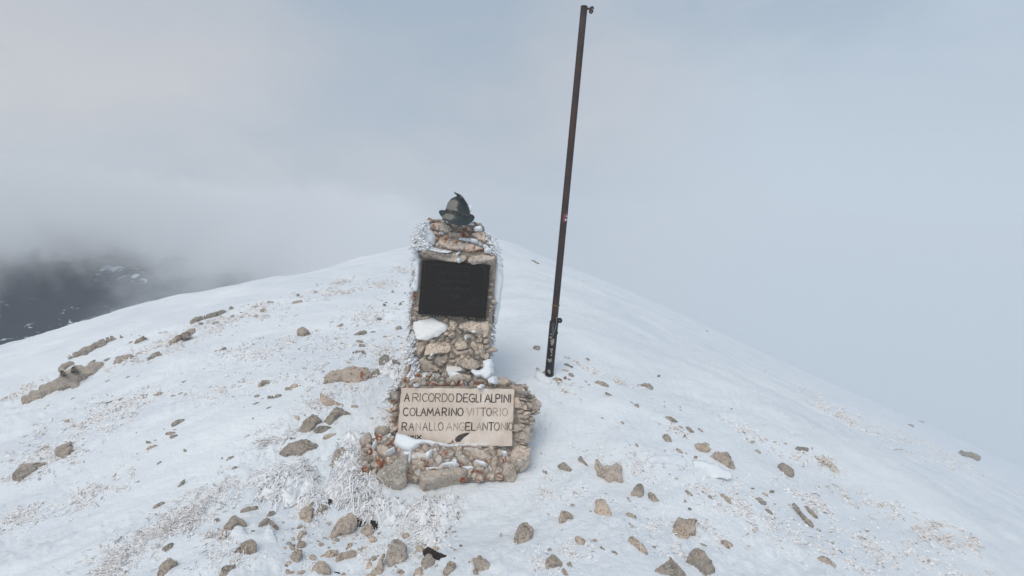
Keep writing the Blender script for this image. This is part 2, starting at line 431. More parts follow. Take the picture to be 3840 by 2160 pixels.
def lump(poly, T_, back, ncell=18, seed=0, nfac=5, closed=True, skirt=.02, round_=.55, namp=.12):
    """poly in metres in a plane; gives a bulging stone body (u, v, w)."""
    rs = np.random.RandomState(seed); poly = np.asarray(poly, float)
    mn = poly.min(0); mxx = poly.max(0); ext = mxx - mn
    res = math.sqrt(max(ext[0], 1e-4) * max(ext[1], 1e-4)) / ncell; res = max(res, max(ext) / 90)
    nx = int(ext[0] / res) + 3; ny = int(ext[1] / res) + 3
    gx = mn[0] - res + np.arange(nx + 1) * res; gy = mn[1] - res + np.arange(ny + 1) * res
    GX, GY = np.meshgrid(gx, gy, indexing='ij'); P = np.stack([GX.ravel(), GY.ravel()], 1)
    ins, dist, near = inside_dist(P, poly)
    ci, cj = np.meshgrid(np.arange(nx), np.arange(ny), indexing='ij')
    v00 = (ci * (ny + 1) + cj).ravel(); quad = np.stack([v00, v00 + ny + 1, v00 + ny + 2, v00 + 1], 1)
    keep = ins[quad].sum(1) >= 2
    quad = quad[keep]
    if len(quad) == 0: return None
    used = np.unique(quad); rm = -np.ones(len(P), int); rm[used] = np.arange(len(used))
    quad = rm[quad]; Q = P[used].copy(); d = dist[used].copy(); i_ = ins[used]
    sn = (~i_) | (d < .3 * res); Q[sn] = near[used][sn]; d[sn] = 0
    # boundary of the kept cells must be on the rim
    cnt = np.zeros(len(Q), int); np.add.at(cnt, quad.ravel(), 1)
    rim = cnt < 4; Q[rim] = near[used][rim]; d[rim] = 0
    dm = max(d.max(), 1e-5); t = np.clip(d / (dm * round_), 0, 1); prof = np.sqrt(1 - (1 - t)**2)
    size = math.sqrt(ext[0] * ext[1]); uvn = (Q - (mn + mxx) / 2) / (ext / 2 + 1e-6)
    wtop = prof.copy()
    for k in range(nfac):
        ang = rs.uniform(0, 6.28); sl = rs.uniform(.15, .8); off = rs.uniform(.55, 1.0)
        wtop = np.minimum(wtop, off - sl * (uvn[:, 0] * math.cos(ang) + uvn[:, 1] * math.sin(ang)) * .8 + .12)
    wtop = np.maximum(wtop, prof * .25)
    fr = 3.2 / size
    nz = fbm(Q[:, 0] * fr + seed * 3.7, Q[:, 1] * fr + seed * 1.3, 4, seed % 97, .55)
    rg_ = np.abs(fbm(Q[:, 0] * fr * 1.7 + seed, Q[:, 1] * fr * 2.3, 3, seed % 89 + 3, .6))
    wtop = wtop + namp * (nz * 1.6 - rg_ * 2.4 + .3) * prof
    if closed:
        front = np.stack([Q[:, 0], Q[:, 1], T_ * wtop], 1)
        inner = np.where(d > 0)[0]; bm_ = np.arange(len(Q)); bm_[inner] = len(Q) + np.arange(len(inner))
        bk = np.stack([Q[inner, 0], Q[inner, 1], -back * prof[inner] * (.8 + .3 * nz[inner])], 1)
        VV = np.vstack([front, bk]); fq = np.vstack([quad, bm_[quad][:, ::-1]])
    else:
        VV = np.stack([Q[:, 0], Q[:, 1], -skirt + (T_ + skirt) * np.where(d > 0, np.clip(wtop, .12, 1.6), 0)], 1); fq = quad
    # drop degenerate quads handled by validate
    return VV, fq
class Plane:
    def __init__(s, P, nrm, up=(0, 0, 1)):
        s.P = np.asarray(P, float); s.n = np.asarray(nrm, float); s.n = s.n / np.linalg.norm(s.n)
        u = np.cross(np.asarray(up, float), s.n); s.u = u / np.linalg.norm(u); s.v = np.cross(s.n, s.u)
    def uv(s, pts):
        pts = np.asarray(pts, float); d = ray(pts[:, 0], pts[:, 1])
        t = ((s.P - EYE) @ s.n) / (d @ s.n); X = EYE + d * t[:, None] - s.P
        return np.stack([X @ s.u, X @ s.v], 1)
    def world(s, uvw):
        return s.P + uvw[:, :1] * s.u + uvw[:, 1:2] * s.v + uvw[:, 2:3] * s.n
def Z1(p): return [(1500 + x / 3.622, 700 + y / 3.622) for x, y in p]
def Z3(p): return [(1400 + x / 3.963, 1160 + y / 3.963) for x, y in p]
def Z4(p): return [(1300 + x / 3.019, 1380 + y / 3.019) for x, y in p]

class Batch:
    def __init__(s): s.v = []; s.f = []; s.a = []; s.n = 0
    def add(s, VV, ff, tint):
        VV = np.asarray(VV); ff = np.asarray(ff)
        s.v.append(VV); s.f.append(ff + s.n); s.a.append(np.tile(np.asarray(tint, float), (len(VV), 1))); s.n += len(VV)
    def build(s, name, m_, parent=None, loc=(0, 0, 0)):
        return fastmesh(name, np.vstack(s.v), np.vstack(s.f), m_, parent, np.vstack(s.a), loc)
def stone(batch, pl, pxpoly, T_, tint, seed, ncell=14, amp=.03, nfac=5, skirt=.03, off=0.0, k=3, round_=.45, namp=.14):
    uvp = rough_poly(pl.uv(pxpoly), amp, seed, k)
    r = lump(uvp, T_, 0, ncell, seed, min(nfac, 3), False, skirt, round_ * .75, namp * .38)
    if r is None: return
    VV, fq = r; VV[:, 2] += off
    batch.add(pl.world(VV), fq, tint)
def clip_poly(poly, a, b, c):   # keep a*x+b*y<=c
    o = []
    for i in range(len(poly)):
        p, q = poly[i], poly[(i + 1) % len(poly)]
        dp = a * p[0] + b * p[1] - c; dq = a * q[0] + b * q[1] - c
        if dp <= 0: o.append(p)
        if dp * dq < 0:
            t = dp / (dp - dq); o.append((p[0] + (q[0] - p[0]) * t, p[1] + (q[1] - p[1]) * t))
    return o
def rubble(batch, pl, region, cell, T_, tintf, seed, gap=.90, ncell=9, asp=1.5):
    """Voronoi rubble stones filling a px polygon"""
    rs = np.random.RandomState(seed); rg = np.array(region, float); mn = rg.min(0) - cell; mxx = rg.max(0) + cell
    pts = []
    y = mn[1]
    while y < mxx[1]:
        x = mn[0] + rs.uniform(0, cell)
        while x < mxx[0]:
            pts.append((x + rs.uniform(-.35, .35) * cell * asp, y + rs.uniform(-.3, .3) * cell)); x += cell * asp * rs.uniform(.7, 1.3)
        y += cell * rs.uniform(.8, 1.15)
    pts = np.array(pts); ins, dd, _ = inside_dist(pts, rg)
    for i in np.where(ins)[0]:
        p = pts[i]; poly = [(p[0] - 2*cell, p[1] - 1.3*cell), (p[0] + 2*cell, p[1] - 1.3*cell), (p[0] + 2*cell, p[1] + 1.3*cell), (p[0] - 2*cell, p[1] + 1.3*cell)]
        near = np.argsort(((pts - p)**2).sum(1))[1:14]
        for j in near:
            q = pts[j]; a, b = q - p; c = (q @ q - p @ p) / 2; poly = clip_poly(poly, a, b, c)
            if len(poly) < 3: break
        if len(poly) < 3: continue
        poly = np.array(poly); c0 = poly.mean(0); poly = c0 + (poly - c0) * gap * rs.uniform(.86, 1.0)
        stone(batch, pl, poly, T_ * rs.uniform(.5, 1.3), tintf(rs), seed * 131 + i, ncell, .05, 4, .02)

def core(px, pl, back, name, m_, parent, loc, taper=0.0):
    uvp = pl.uv(px); k = len(uvp)
    a = np.c_[uvp, np.zeros(k)]; b = np.c_[uvp * (1 - taper), np.full(k, -back)]
    VV = pl.world(np.vstack([a, b]))
    ff = [list(range(k))[::-1], list(range(k, 2 * k))] + [[i, (i + 1) % k, k + (i + 1) % k, k + i] for i in range(k)]
    return newmesh(name, VV, ff, m_, parent, None, False, loc)

# ================================================================== the monument
MB = (0.0 + atdepth(1690, 1640, 4.3)[0], 4.3, .0)
mon = tag(empty('stone_monument', MB), 'stone monument of mortared limestone with a bronze hat, a dark plaque and an inscribed slab', 'monument')
PF = Plane(atdepth(1690, 1200, 4.40), (0, -1, 0))                    # face of the pillar
PCAP = Plane(atdepth(1700, 955, 4.41), (0, -math.cos(R(14)), math.sin(R(14))))
tan = lambda rs: (rs.uniform(.0, .45), rs.uniform(0, .2), 0, rs.uniform(.3, .8))
mixed = lambda rs: (rs.uniform(.2, 1.0), rs.uniform(.1, .9), 0, rs.uniform(.1, .75))
grey = lambda rs: (rs.uniform(.5, 1.0), rs.uniform(.2, 1.0), 0, rs.uniform(.15, .7))

core([(1566, 940), (1850, 948), (1862, 965), (1858, 1010), (1830, 1445), (1514, 1445), (1522, 1330), (1536, 1240), (1556, 1010)], PF, .50, 'pillar_core', M_mortar, mon, MB)
core([(1600, 838), (1795, 838), (1815, 850), (1836, 935), (1832, 1000), (1580, 990), (1574, 930), (1580, 870)], PCAP, .40, 'cap_core', M_mortar, mon, MB)
# lower pillar stonework
B = Batch()
rubble(B, PF, [(1535, 1215), (1838, 1235), (1830, 1440), (1512, 1440)], 20, .030, lambda rs: (rs.uniform(.1, .7), rs.uniform(0, .25), 0, rs.uniform(.05, .6)), 5)
rubble(B, PF, [(1545, 1000), (1570, 1000), (1560, 1210), (1535, 1210)], 18, .03, mixed, 6)
rubble(B, PF, [(1838, 1010), (1858, 1010), (1842, 1230), (1824, 1230)], 18, .03, lambda rs: (.5, rs.uniform(.3, 1), 0, .4), 7)
S = [([(650,140),(780,90),(840,95),(830,125),(700,150)], .035, (.1,0,0,.6)),
 ([(1060,120),(1115,120),(1115,205),(1030,185)], .045, (.25,0,0,.5)),
 ([(1140,140),(1200,155),(1265,195),(1240,270),(1190,335),(1130,300),(1125,200)], .055, (.15,0,0,.6)),
 ([(1260,225),(1310,190),(1370,170),(1480,150),(1600,170),(1720,150),(1728,280),(1725,390),(1600,400),(1560,370),(1440,340),(1330,310),(1255,270)], .055, (.1,0,0,.75)),
 ([(580,530),(650,470),(700,462),(760,480),(785,540),(750,620),(700,690),(600,660)], .06, (.45,0,0,.5)),
 ([(780,540),(820,500),(900,490),(1020,470),(1130,455),(1165,560),(1150,640),(1050,660),(860,680),(730,700),(755,610)], .055, (.2,0,0,.6)),
 ([(1200,480),(1300,455),(1390,470),(1410,580),(1300,592),(1220,600)], .05, (.2,0,0,.65)),
 ([(1225,615),(1330,600),(1440,590),(1480,670),(1380,700),(1230,680)], .045, (.35,0,0,.5)),
 ([(1620,480),(1650,540),(1670,610),(1640,740),(1560,725),(1510,690),(1500,620),(1560,560)], .06, (.1,0,0,.8)),
 ([(1640,680),(1690,640),(1722,665),(1715,720),(1680,755),(1650,740)], .05, (.3,0,.2,.6)),
 ([(680,720),(760,700),(830,760),(900,830),(1010,910),(900,915),(800,930),(690,945),(650,880)], .075, (.25,0,0,.55)),
 ([(870,700),(1000,685),(1120,680),(1110,790),(1000,850),(900,810)], .02, (.6,0,0,.2)),
 ([(1130,740),(1250,700),(1400,705),(1480,710),(1580,780),(1610,850),(1520,890),(1380,880),(1250,820),(1100,830)], .05, (.4,.1,0,.4)),
 ([(500,650),(560,640),(570,760),(545,900),(500,1000),(450,1090),(418,1090),(440,950),(470,800)], .05, (.0,0,0,.7)),
 ([(1110,370),(1170,355),(1230,365),(1200,430),(1130,425)], .05, (.2,0,0,.55)),
 ([(1250,290),(1330,320),(1300,370),(1230,350)], .045, (.3,0,0,.5)),
 ([(1360,370),(1430,365),(1480,400),(1420,440),(1360,430)], .045, (.4,.1,.3,.5)),
 ([(1430,500),(1520,490),(1590,560),(1540,620),(1480,600)], .045, (.4,0,0,.4)),
 ([(1560,400),(1620,420),(1640,480),(1580,500),(1550,460)], .04, (.6,.1,0,.4)),
 ([(970,430),(1030,405),(1060,435),(1040,465),(985,460)], .045, (.3,0,0,.5)),
 ([(860,440),(1060,350),(1100,400),(1080,430),(960,440),(880,520),(790,520)], .02, (1,0,0,.0)),
 ([(1090,830),(1240,830),(1400,900),(1420,960),(1300,1000),(1150,960),(1075,880)], .085, (.3,0,.72,.8))]
for i, (p, t, c) in enumerate(S): stone(B, PF, Z3(p), t, c, 300 + i, 18, .025, 5, .03)
B.build('pillar_stonework', M_wall, mon, MB)
# the pale limewashed stone under the plaque
B = Batch(); stone(B, PF, Z3([(585,165),(690,150),(800,125),(905,112),(960,150),(1060,195),(1115,230),(1115,290),(1070,345),(1000,400),(900,430),(820,465),(700,462),(625,440),(600,330),(580,240)]), .05, (.2, 0, .93, .9), 77, 24, .015, 4, .03, 0, 3, .25, .05)
o = B.build('facing_stone', M_wall, mon, MB); o['label'] = 'large white facing stone under the plaque'
# lintel stones
for p, sd in (([(262,890),(330,838),(450,850),(600,888),(760,900),(915,935),(912,1000),(850,1030),(700,1022),(500,1005),(330,985),(275,935)], 401),
              ([(925,970),(990,935),(1110,918),(1290,942),(1290,1010),(1262,1075),(1100,1052),(985,1052),(935,1015)], 402)):
    B = Batch(); stone(B, PF, Z1(p), .11, (.42, .1, 0, .7), sd, 26, .012, 4, .03, 0, 3, .2, .06); B.build('lintel_stone', M_wall, mon, MB)
# cap stonework
B = Batch()
rubble(B, PCAP, Z1([(380,450),(1110,490),(1180,780),(1180,880),(900,920),(700,880),(300,850),(300,700)]), 20, .03, lambda rs: (rs.uniform(.2, .9), rs.uniform(.6, 1), 0, rs.uniform(.2, .6)), 12)
S = [([(480,690),(560,660),(700,690),(800,730),(960,770),(1100,810),(1160,845),(1090,880),(1000,920),(860,890),(700,870),(530,820)], .05, (.4,.75,0,.6)),
 ([(400,560),(430,480),(560,470),(640,510),(740,580),(700,630),(620,640),(480,600)], .05, (.8,.55,0,.45)),
 ([(810,510),(900,520),(1040,540),(1010,610),(880,600)], .05, (.4,.5,0,.6)),
 ([(950,650),(1050,620),(1150,600),(1175,720),(1165,770),(1060,720)], .05, (.15,.35,0,.75)),
 ([(600,620),(760,595),(930,640),(940,690),(830,700),(680,672)], .045, (.4,1.0,0,.5)),
 ([(360,455),(520,440),(640,480),(560,480),(430,480)], .05, (.4,.5,0,.6)),
 ([(700,570),(760,560),(900,600),(940,630),(800,600)], .04, (.4,1.0,0,.5)),
 ([(1030,500),(1110,500),(1125,540),(1050,535)], .05, (.6,.2,0,.6)),
 ([(640,480),(720,470),(800,500),(790,550),(720,540)], .05, (.4,.6,0,.6)),
 ([(1080,735),(1165,765),(1160,800),(1090,775)], .045, (.2,1.0,0,.4))]
for i, (p, t, c) in enumerate(S): stone(B, PCAP, Z1(p), t, c, 340 + i, 18, .02, 5, .03)
B.build('cap_stonework', M_wall, mon, MB)
# moss strip under the plaque
B = Batch(); rubble(B, PF, Z3([(660,75),(1680,120),(1660,165),(1380,160),(1260,120),(1000,115),(680,92)]), 7, .035, grey, 9, 1.0, 5)
B.build('moss_strip', M_moss, mon, MB)

# ---- plaque
PPq = Plane(atdepth(1700, 1085, 4.33), (0, -1, 0))
def prism(name, pl, px, w0, w1, m_, parent, bev=0.0, loc=MB, tint=None):
    """Flat plate between offsets w0 (back) and w1 (front) of a plane; with a chamfered front edge"""
    uvp = pl.uv(px); c0 = uvp.mean(0); k = len(uvp); rings = [np.c_[uvp, np.full(k, w0)], np.c_[uvp, np.full(k, w1 - bev)]]
    if bev: 
        d = uvp - c0; d = d / np.linalg.norm(d, axis=1)[:, None]; rings.append(np.c_[uvp - d * bev * 1.4, np.full(k, w1)])
    VV = pl.world(np.vstack(rings)); nrg = len(rings); ff = [list(range(k)), [(nrg - 1) * k + i for i in range(k)][::-1]]
    for r_ in range(nrg - 1):
        for i in range(k): ff.append([r_ * k + i, (r_ + 1) * k + i, (r_ + 1) * k + (i + 1) % k, r_ * k + (i + 1) % k])
    o = newmesh(name, VV, ff, m_, parent, None, False, loc); return o
plq = [(1583, 977), (1838, 996), (1820, 1193), (1567, 1178)]
plaque = prism('plaque', PPq, plq, -.05, .0, M_plaque, mon, .004); plaque['label'] = 'dark bronze plaque with faint relief lettering'
def strokes(name, pl, lines, wd, off, thick, m_, parent, loc=MB, px2m=None):
    """polyline strokes in px, laid as thin raised/inked ribbons with thickness"""
    VV = []; ff = []; n0 = 0
    for ln in lines:
        uvp = pl.uv(ln); wdl = wd
        if len(uvp) < 2: continue
        tdir = np.gradient(uvp, axis=0); tdir /= (np.linalg.norm(tdir, axis=1)[:, None] + 1e-9); nn = np.c_[-tdir[:, 1], tdir[:, 0]]
        k = len(uvp); wv = wdl * (1 + .25 * vnoise(uvp[:, 0] * 90, uvp[:, 1] * 90, 5) * 2)
        L_ = uvp + nn * wv[:, None]; R_ = uvp - nn * wv[:, None]
        ex = tdir[0] * wdl * .5; L_[0] -= ex; R_[0] -= ex; ex = tdir[-1] * wdl * .5; L_[-1] += ex; R_[-1] += ex
        VV.append(np.vstack([np.c_[L_, np.full(k, off + thick)], np.c_[R_, np.full(k, off + thick)], np.c_[L_, np.full(k, off)], np.c_[R_, np.full(k, off)]]))
        for i in range(k - 1):
            a = n0 + i
            ff += [[a, a + 1, a + k + 1, a + k], [a + 2*k, a + 2*k + 1, a + 1, a], [a + k, a + k + 1, a + 3*k + 1, a + 3*k]]
        ff += [[n0, n0 + k, n0 + 3*k, n0 + 2*k], [n0 + k - 1, n0 + 3*k - 1, n0 + 4*k - 1, n0 + 2*k - 1]]
        n0 += 4 * k
    return newmesh(name, pl.world(np.vstack(VV)), ff, m_, parent, None, False, loc)
def Zq(p): return [(1600 + x / 7.246, 990 + y / 7.246) for x, y in p]
def quadlerp(u, v): # u,v in 0..1 inside the plaque px quad
    q = np.array(plq, float); return tuple((q[0] * (1-u) + q[1] * u) * (1-v) + (q[3] * (1-u) + q[2] * u) * v)
fr_ = [quadlerp(u, v) for u, v in ((.045, .055), (.95, .05), (.95, .94), (.045, .945), (.045, .055))]
fr2 = []
for a, b in zip(fr_[:-1], fr_[1:]): fr2.append([tuple(np.array(a) + (np.array(b) - np.array(a)) * t) for t in np.linspace(0, 1, 6)])
strokes('border', PPq, fr2, .0016, .0005, .003, M_relief, plaque)
def textpts(body, x0, x1, ybase, h, slope, shear=.35):
    cu = bpy.data.curves.new('lettering_curve', 'FONT'); cu.body = body; cu.size = 1; cu.shear = shear; cu.offset = -.012; cu.resolution_u = 3
    ob = bpy.data.objects.new('lettering_tmp', cu); C.objects.link(ob); dg = bpy.context.evaluated_depsgraph_get(); dg.update()
    me = ob.evaluated_get(dg).to_mesh(); vs = np.array([v.co[:] for v in me.vertices]); fs = [list(p.vertices) for p in me.polygons]
    ob.evaluated_get(dg).to_mesh_clear(); bpy.data.objects.remove(ob); bpy.data.curves.remove(cu)
    wd_ = vs[:, 0].max() - vs[:, 0].min(); xs = x0 + (vs[:, 0] - vs[:, 0].min()) / wd_ * (x1 - x0)
    ys = ybase - vs[:, 1] * h + (xs - x0) * slope
    return list(zip(xs, ys)), fs
for body, x0, x1, yb, h in (('Per Gloria', 290, 1130, 285, 200), ('Imperitura', 260, 1120, 505, 200), ('Degli Alpini', 250, 1220, 705, 200), ('1986', 540, 940, 920, 190)):
    pts, fs = textpts(body, x0, x1, yb, h, .05); uvp = PPq.uv(Zq(pts)); k = len(uvp)
    VV = PPq.world(np.vstack([np.c_[uvp, np.full(k, .0030)], np.c_[uvp, np.full(k, .0004)]]))
    ed = {}
    for f in fs:
        for a, b in zip(f, f[1:] + f[:1]): ed[(a, b)] = 1
    side = [[a, b, b + k, a + k] for (a, b) in ed if (b, a) not in ed]
    newmesh('lettering', VV, [f for f in fs] + side, M_relief, plaque, None, False, MB)
fl = []
for k in range(8):
    a = k * .785 + .2; r0, r1 = 45, 150 + 35 * (k % 2)
    fl.append([(1310 + math.cos(a) * r_ + 12 * math.sin(r_ * .05), 1000 + math.sin(a) * r_ * .9) for r_ in np.linspace(r0, r1, 5)])
fl.append([(1200, 990), (1165, 1030), (1125, 1075)]); fl.append([(1110, 1090), (1050, 1115), (1010, 1145)]); fl.append([(930, 1150), (880, 1160), (830, 1185)])
fl.append([(1310 + math.cos(a) * 28, 1000 + math.sin(a) * 28) for a in np.linspace(0, 6.28, 9)])
strokes('flower_emblem', PPq, [Zq(l) for l in fl], .0022, .0004, .0028, M_relief, plaque)
for u, v in ((.045, .055), (.93, .09), (.93, .93), (.05, .93)):
    c = np.array(quadlerp(u, v)); pp = [tuple(c + 3.2 * np.array([math.cos(a), math.sin(a)])) for a in np.linspace(0, 6.28, 9)[:-1]]
    prism('screw', PPq, pp, 0.0004, .006, M_relief, plaque, .002)

# ---- base: core, slab, ledge, sides, footing
yaw = R(9); lean = R(14)
sn = np.array([-math.sin(yaw) * math.cos(lean), -math.cos(yaw) * math.cos(lean), math.sin(lean)])
PS = Plane(atdepth(1710, 1560, 4.03), sn)
slab_px = [(1507, 1455), (1929, 1459), (1921, 1672), (1489, 1668)]
core([(1480, 1447), (1932, 1452), (1950, 1480), (1965, 1700), (1462, 1700)], Plane(PS.P - sn * .03, sn), .55, 'base_core', M_mortar, mon, MB, .0)
_rs = np.random.RandomState(3); _sp = []
for _a, _b in zip(slab_px, slab_px[1:] + slab_px[:1]):
    for _t in np.linspace(0, 1, 26)[:-1]: _sp.append((_a[0] + (_b[0] - _a[0]) * _t + _rs.normal(0, .9) * (_t > 0), _a[1] + (_b[1] - _a[1]) * _t + _rs.normal(0, .9) * (_t > 0)))
slab = prism('inscribed_slab', PS, _sp, -.04, .015, M_marble, mon, .003); slab['label'] = 'smooth pinkish stone slab cut with four lines of black capitals'
# stroke alphabet, unit box, y down
G = {
 'A': [[(0, 1), (.5, 0), (1, 1)], [(.2, .62), (.8, .62)]],
 'R': [[(0, 1), (0, 0), (.6, 0), (.92, .12), (.95, .3), (.8, .46), (.5, .52), (0, .52)], [(.45, .52), (1, 1)]],
 'I': [[(0, 0), (0, 1)]],
 'C': [[(1, .14), (.7, 0), (.35, .04), (.08, .25), (0, .5), (.08, .75), (.35, .97), (.7, 1), (1, .86)]],
 'O': [[(.5 + .5 * math.cos(a), .5 + .5 * math.sin(a)) for a in np.linspace(0, 6.283, 15)]],
 'D': [[(0, 0), (0, 1), (.5, 1), (.85, .8), (1, .5), (.85, .2), (.5, 0), (0, 0)]],
 'E': [[(1, 0), (0, 0), (0, 1), (1, 1)], [(0, .48), (.8, .48)]],
 'G': [[(1, .14), (.7, 0), (.35, .04), (.08, .25), (0, .5), (.08, .75), (.35, .97), (.7, 1), (1, .9), (1, .55), (.6, .55)]],
 'L': [[(0, 0), (0, 1), (1, 1)]],
 'P': [[(0, 1), (0, 0), (.65, 0), (.95, .13), (.95, .38), (.65, .52), (0, .52)]],
 'N': [[(0, 1), (0, 0), (1, 1), (1, 0)]],
 'M': [[(0, 1), (.12, 0), (.5, .75), (.88, 0), (1, 1)]],
 'T': [[(0, 0), (1, 0)], [(.5, 0), (.5, 1)]],
 'V': [[(0, 0), (.5, 1), (1, 0)]],
 'X': [[(0, 0), (1, 1)], [(1, 0), (0, 1)]]}
rows = [
 (285, 375, .011, [('A',665,720,0),('R',757,822,1),('I',840,840,1),('C',865,922,1),('O',935,1000,1),('R',1012,1070,1),('D',1090,1148,1),('O',1160,1220,1),('D',1255,1315,0),('E',1332,1380,0),('G',1392,1453,0),('L',1472,1505,0),('I',1525,1525,0),('A',1572,1635,0),('L',1647,1680,0),('P',1695,1742,0),('I',1762,1762,0),('N',1787,1840,0),('I',1860,1860,0)]),
 (450, 538, .002, [('C',650,705,0),('O',725,785,1),('L',802,838,0),('A',850,905,0),('M',920,990,0),('A',1008,1065,0),('R',1090,1140,0),('I',1167,1167,0),('N',1195,1250,0),('O',1265,1325,0),('V',1365,1425,2),('I',1442,1442,2),('T',1462,1512,2),('T',1525,1578,1),('O',1590,1645,1),('R',1665,1715,2),('I',1745,1745,2),('O',1770,1825,2)]),
 (616, 703, .0, [('R',637,690,0),('A',715,770,1),('N',795,845,2),('A',870,925,1),('L',945,980,1),('L',1003,1035,2),('O',1045,1100,1),('A',1135,1200,2),('N',1220,1265,2),('G',1280,1340,2),('E',1355,1405,0),('L',1422,1462,0),('A',1478,1532,2),('N',1548,1600,1),('T',1615,1668,0),('O',1677,1735,1),('N',1755,1805,2),('I',1823,1823,1),('O',1838,1885,1)]),
 (758, 800, .01, [('M',680,715,1),('M',730,765,0),('I',785,785,0),('X',805,850,0)])]
for y0, y1, sl, gl in rows:
    by = {0: [], 1: [], 2: []}
    for ch, x0, x1, dk in gl:
        for st in G[ch]:
            ln = []
            for i in range(len(st) - 1):
                a = np.array(st[i]); b = np.array(st[i + 1])
                for t in np.linspace(0, 1, 4)[:-1]: ln.append(a + (b - a) * t)
            ln.append(np.array(st[-1]))
            by[dk].append(Z4([(x0 + q[0] * (x1 - x0) - q[1] * 3, y0 + q[1] * (y1 - y0) + (x0 - 650) * sl) for q in ln]))
    for dk, ls in by.items():
        if ls: strokes('engraved_letters', PS, ls, (.0041, .0037, .0030)[dk], .0153, .0012, M_ink[dk], slab)
fe = Z4([(1232,800),(1255,770),(1300,745),(1350,732),(1402,728),(1375,755),(1330,785),(1290,832),(1250,835),(1235,820)])
prism('feather_emblem', PS, fe, .0152, .0168, M_ink[0], slab)
cc = [(1205 + 15 * math.cos(a), 830 + 15 * math.sin(a)) for a in np.linspace(0, 6.28, 12)]
prism('feather_emblem', PS, Z4(cc), .0152, .0165, M_ink[1], slab)
strokes('feather_emblem', PS, [Z4([(1192, 842), (1170, 852), (1148, 858)])], .003, .0153, .0012, M_ink[0], slab)

PT = Plane(atdepth(1710, 1452, 4.12), (0, -.12, 1), (0, -1, 0))       # ledge on top of the base
B = Batch()
PL2 = Plane(atdepth(1710, 1435, 4.19), (0, -.75, .66))
rubble(B, PL2, [(1500, 1430), (1560, 1405), (1900, 1415), (1975, 1440), (1950, 1452), (1500, 1452)], 17, .03, lambda rs: (rs.uniform(.4, 1), rs.uniform(.7, 1), 0, rs.uniform(.1, .6)), 21, .95, 9, 2.0)
PU = Plane(PS.P - sn * .01, sn)
rubble(B, PL2, [(1500, 1440), (1955, 1442), (1955, 1458), (1500, 1456)], 13, .03, lambda rs: (rs.uniform(.4, 1), rs.uniform(.7, 1), 0, rs.uniform(.1, .6)), 22, .95, 7, 2.2)
for i, (p, t, c) in enumerate([([(1670,190),(1690,140),(1760,112),(1850,148),(1885,200),(1780,218)], .07, (.6,.5,0,.5)),
      ([(1468,175),(1475,125),(1530,108),(1610,172),(1540,185)], .06, (.7,.3,0,.5)), ([(650,185),(780,115),(900,92),(965,110),(820,170),(700,212)], .06, (.8,.3,0,.4)),
      ([(975,210),(990,175),(1030,165),(1045,185),(1010,215)], .05, (.7,.7,0,.4)), ([(1050,140),(1300,60),(1420,90),(1420,130),(1200,150)], .05, (.6,.3,.2,.5)),
      ([(1280,70),(1400,75),(1425,120),(1330,130)], .06, (.6,.2,0,.6)), ([(780,150),(850,130),(960,150),(900,195),(800,215)], .05, (.8,.6,0,.4))]):
    stone(B, PL2, Z4(p), t * .7, c, 500 + i, 14, .04, 5, .05, .01)
# left cheek
rubble(B, PU, [(1462, 1460), (1496, 1458), (1482, 1640), (1460, 1640)], 17, .035, lambda rs: (rs.uniform(.0, .8), rs.uniform(.4, 1), 0, rs.uniform(.3, .7)), 23, .95)
for i, (p, t, c) in enumerate([([(540,410),(575,405),(575,470),(545,475)], .06, (.1,.6,0,.7)), ([(535,500),(575,490),(580,540),(550,560)], .06, (.1,.5,0,.7)),
      ([(430,470),(500,445),(525,480),(520,530),(470,520)], .05, (.2,0,0,.5)), ([(510,690),(530,660),(575,665),(570,710),(520,735)], .06, (0,.2,0,.7)),
      ([(480,260),(520,240),(590,260),(600,360),(560,380),(510,350)], .06, (.8,.3,0,.6))]):
    stone(B, PU, Z4(p), t, c, 520 + i, 12, .04, 5, .05, .01)
# right cheek recedes
PR = Plane(PS.world(PS.uv([(1932, 1560)]).repeat(1, 0)[:, :].tolist() and np.c_[PS.uv([(1938, 1560)]), [[0.0]]])[0], (.50, -.82, .28))
rubble(B, PR, [(1946, 1440), (1965, 1440), (2000, 1480), (2012, 1540), (1995, 1600), (1985, 1690), (1944, 1690)], 17, .045, lambda rs: (rs.uniform(.3, 1), rs.uniform(.1, .6), 0, rs.uniform(.2, .7)), 25, .95, 9, 1.1)
for i, (p, t, c) in enumerate([([(1970,530),(1990,490),(2020,478),(2052,515),(2045,560),(1995,605),(1975,580)], .06, (.1,0,0,.7)),
      ([(2062,375),(2085,345),(2120,342),(2152,400),(2150,480),(2110,525),(2080,480)], .07, (.6,.1,0,.5)), ([(2040,555),(2085,540),(2128,570),(2115,625),(2060,645)], .06, (.7,.1,0,.4)),
      ([(1925,790),(1955,690),(2035,655),(2085,735),(2075,800),(2030,850),(1970,860)], .09, (.75,.25,0,.6)), ([(1898,650),(1940,632),(1965,665),(1940,705),(1902,700)], .06, (.8,0,0,.3)),
      ([(1912,335),(1950,330),(1968,400),(1945,465),(1920,455)], .06, (.1,.1,0,.7)), ([(1890,190),(1950,210),(2000,260),(2025,330),(1960,300),(1910,240)], .06, (.6,.2,0,.5)),
      ([(1970,420),(2010,400),(2030,440),(2000,480),(1975,470)], .05, (.3,0,0,.6)), ([(2010,360),(2050,370),(2070,440),(2040,470),(2020,420)], .05, (.7,0,0,.4))]):
    stone(B, PR, Z4(p), t, c, 540 + i, 14, .04, 5, .05, .01)
B.build('base_stonework', M_wall, mon, MB)

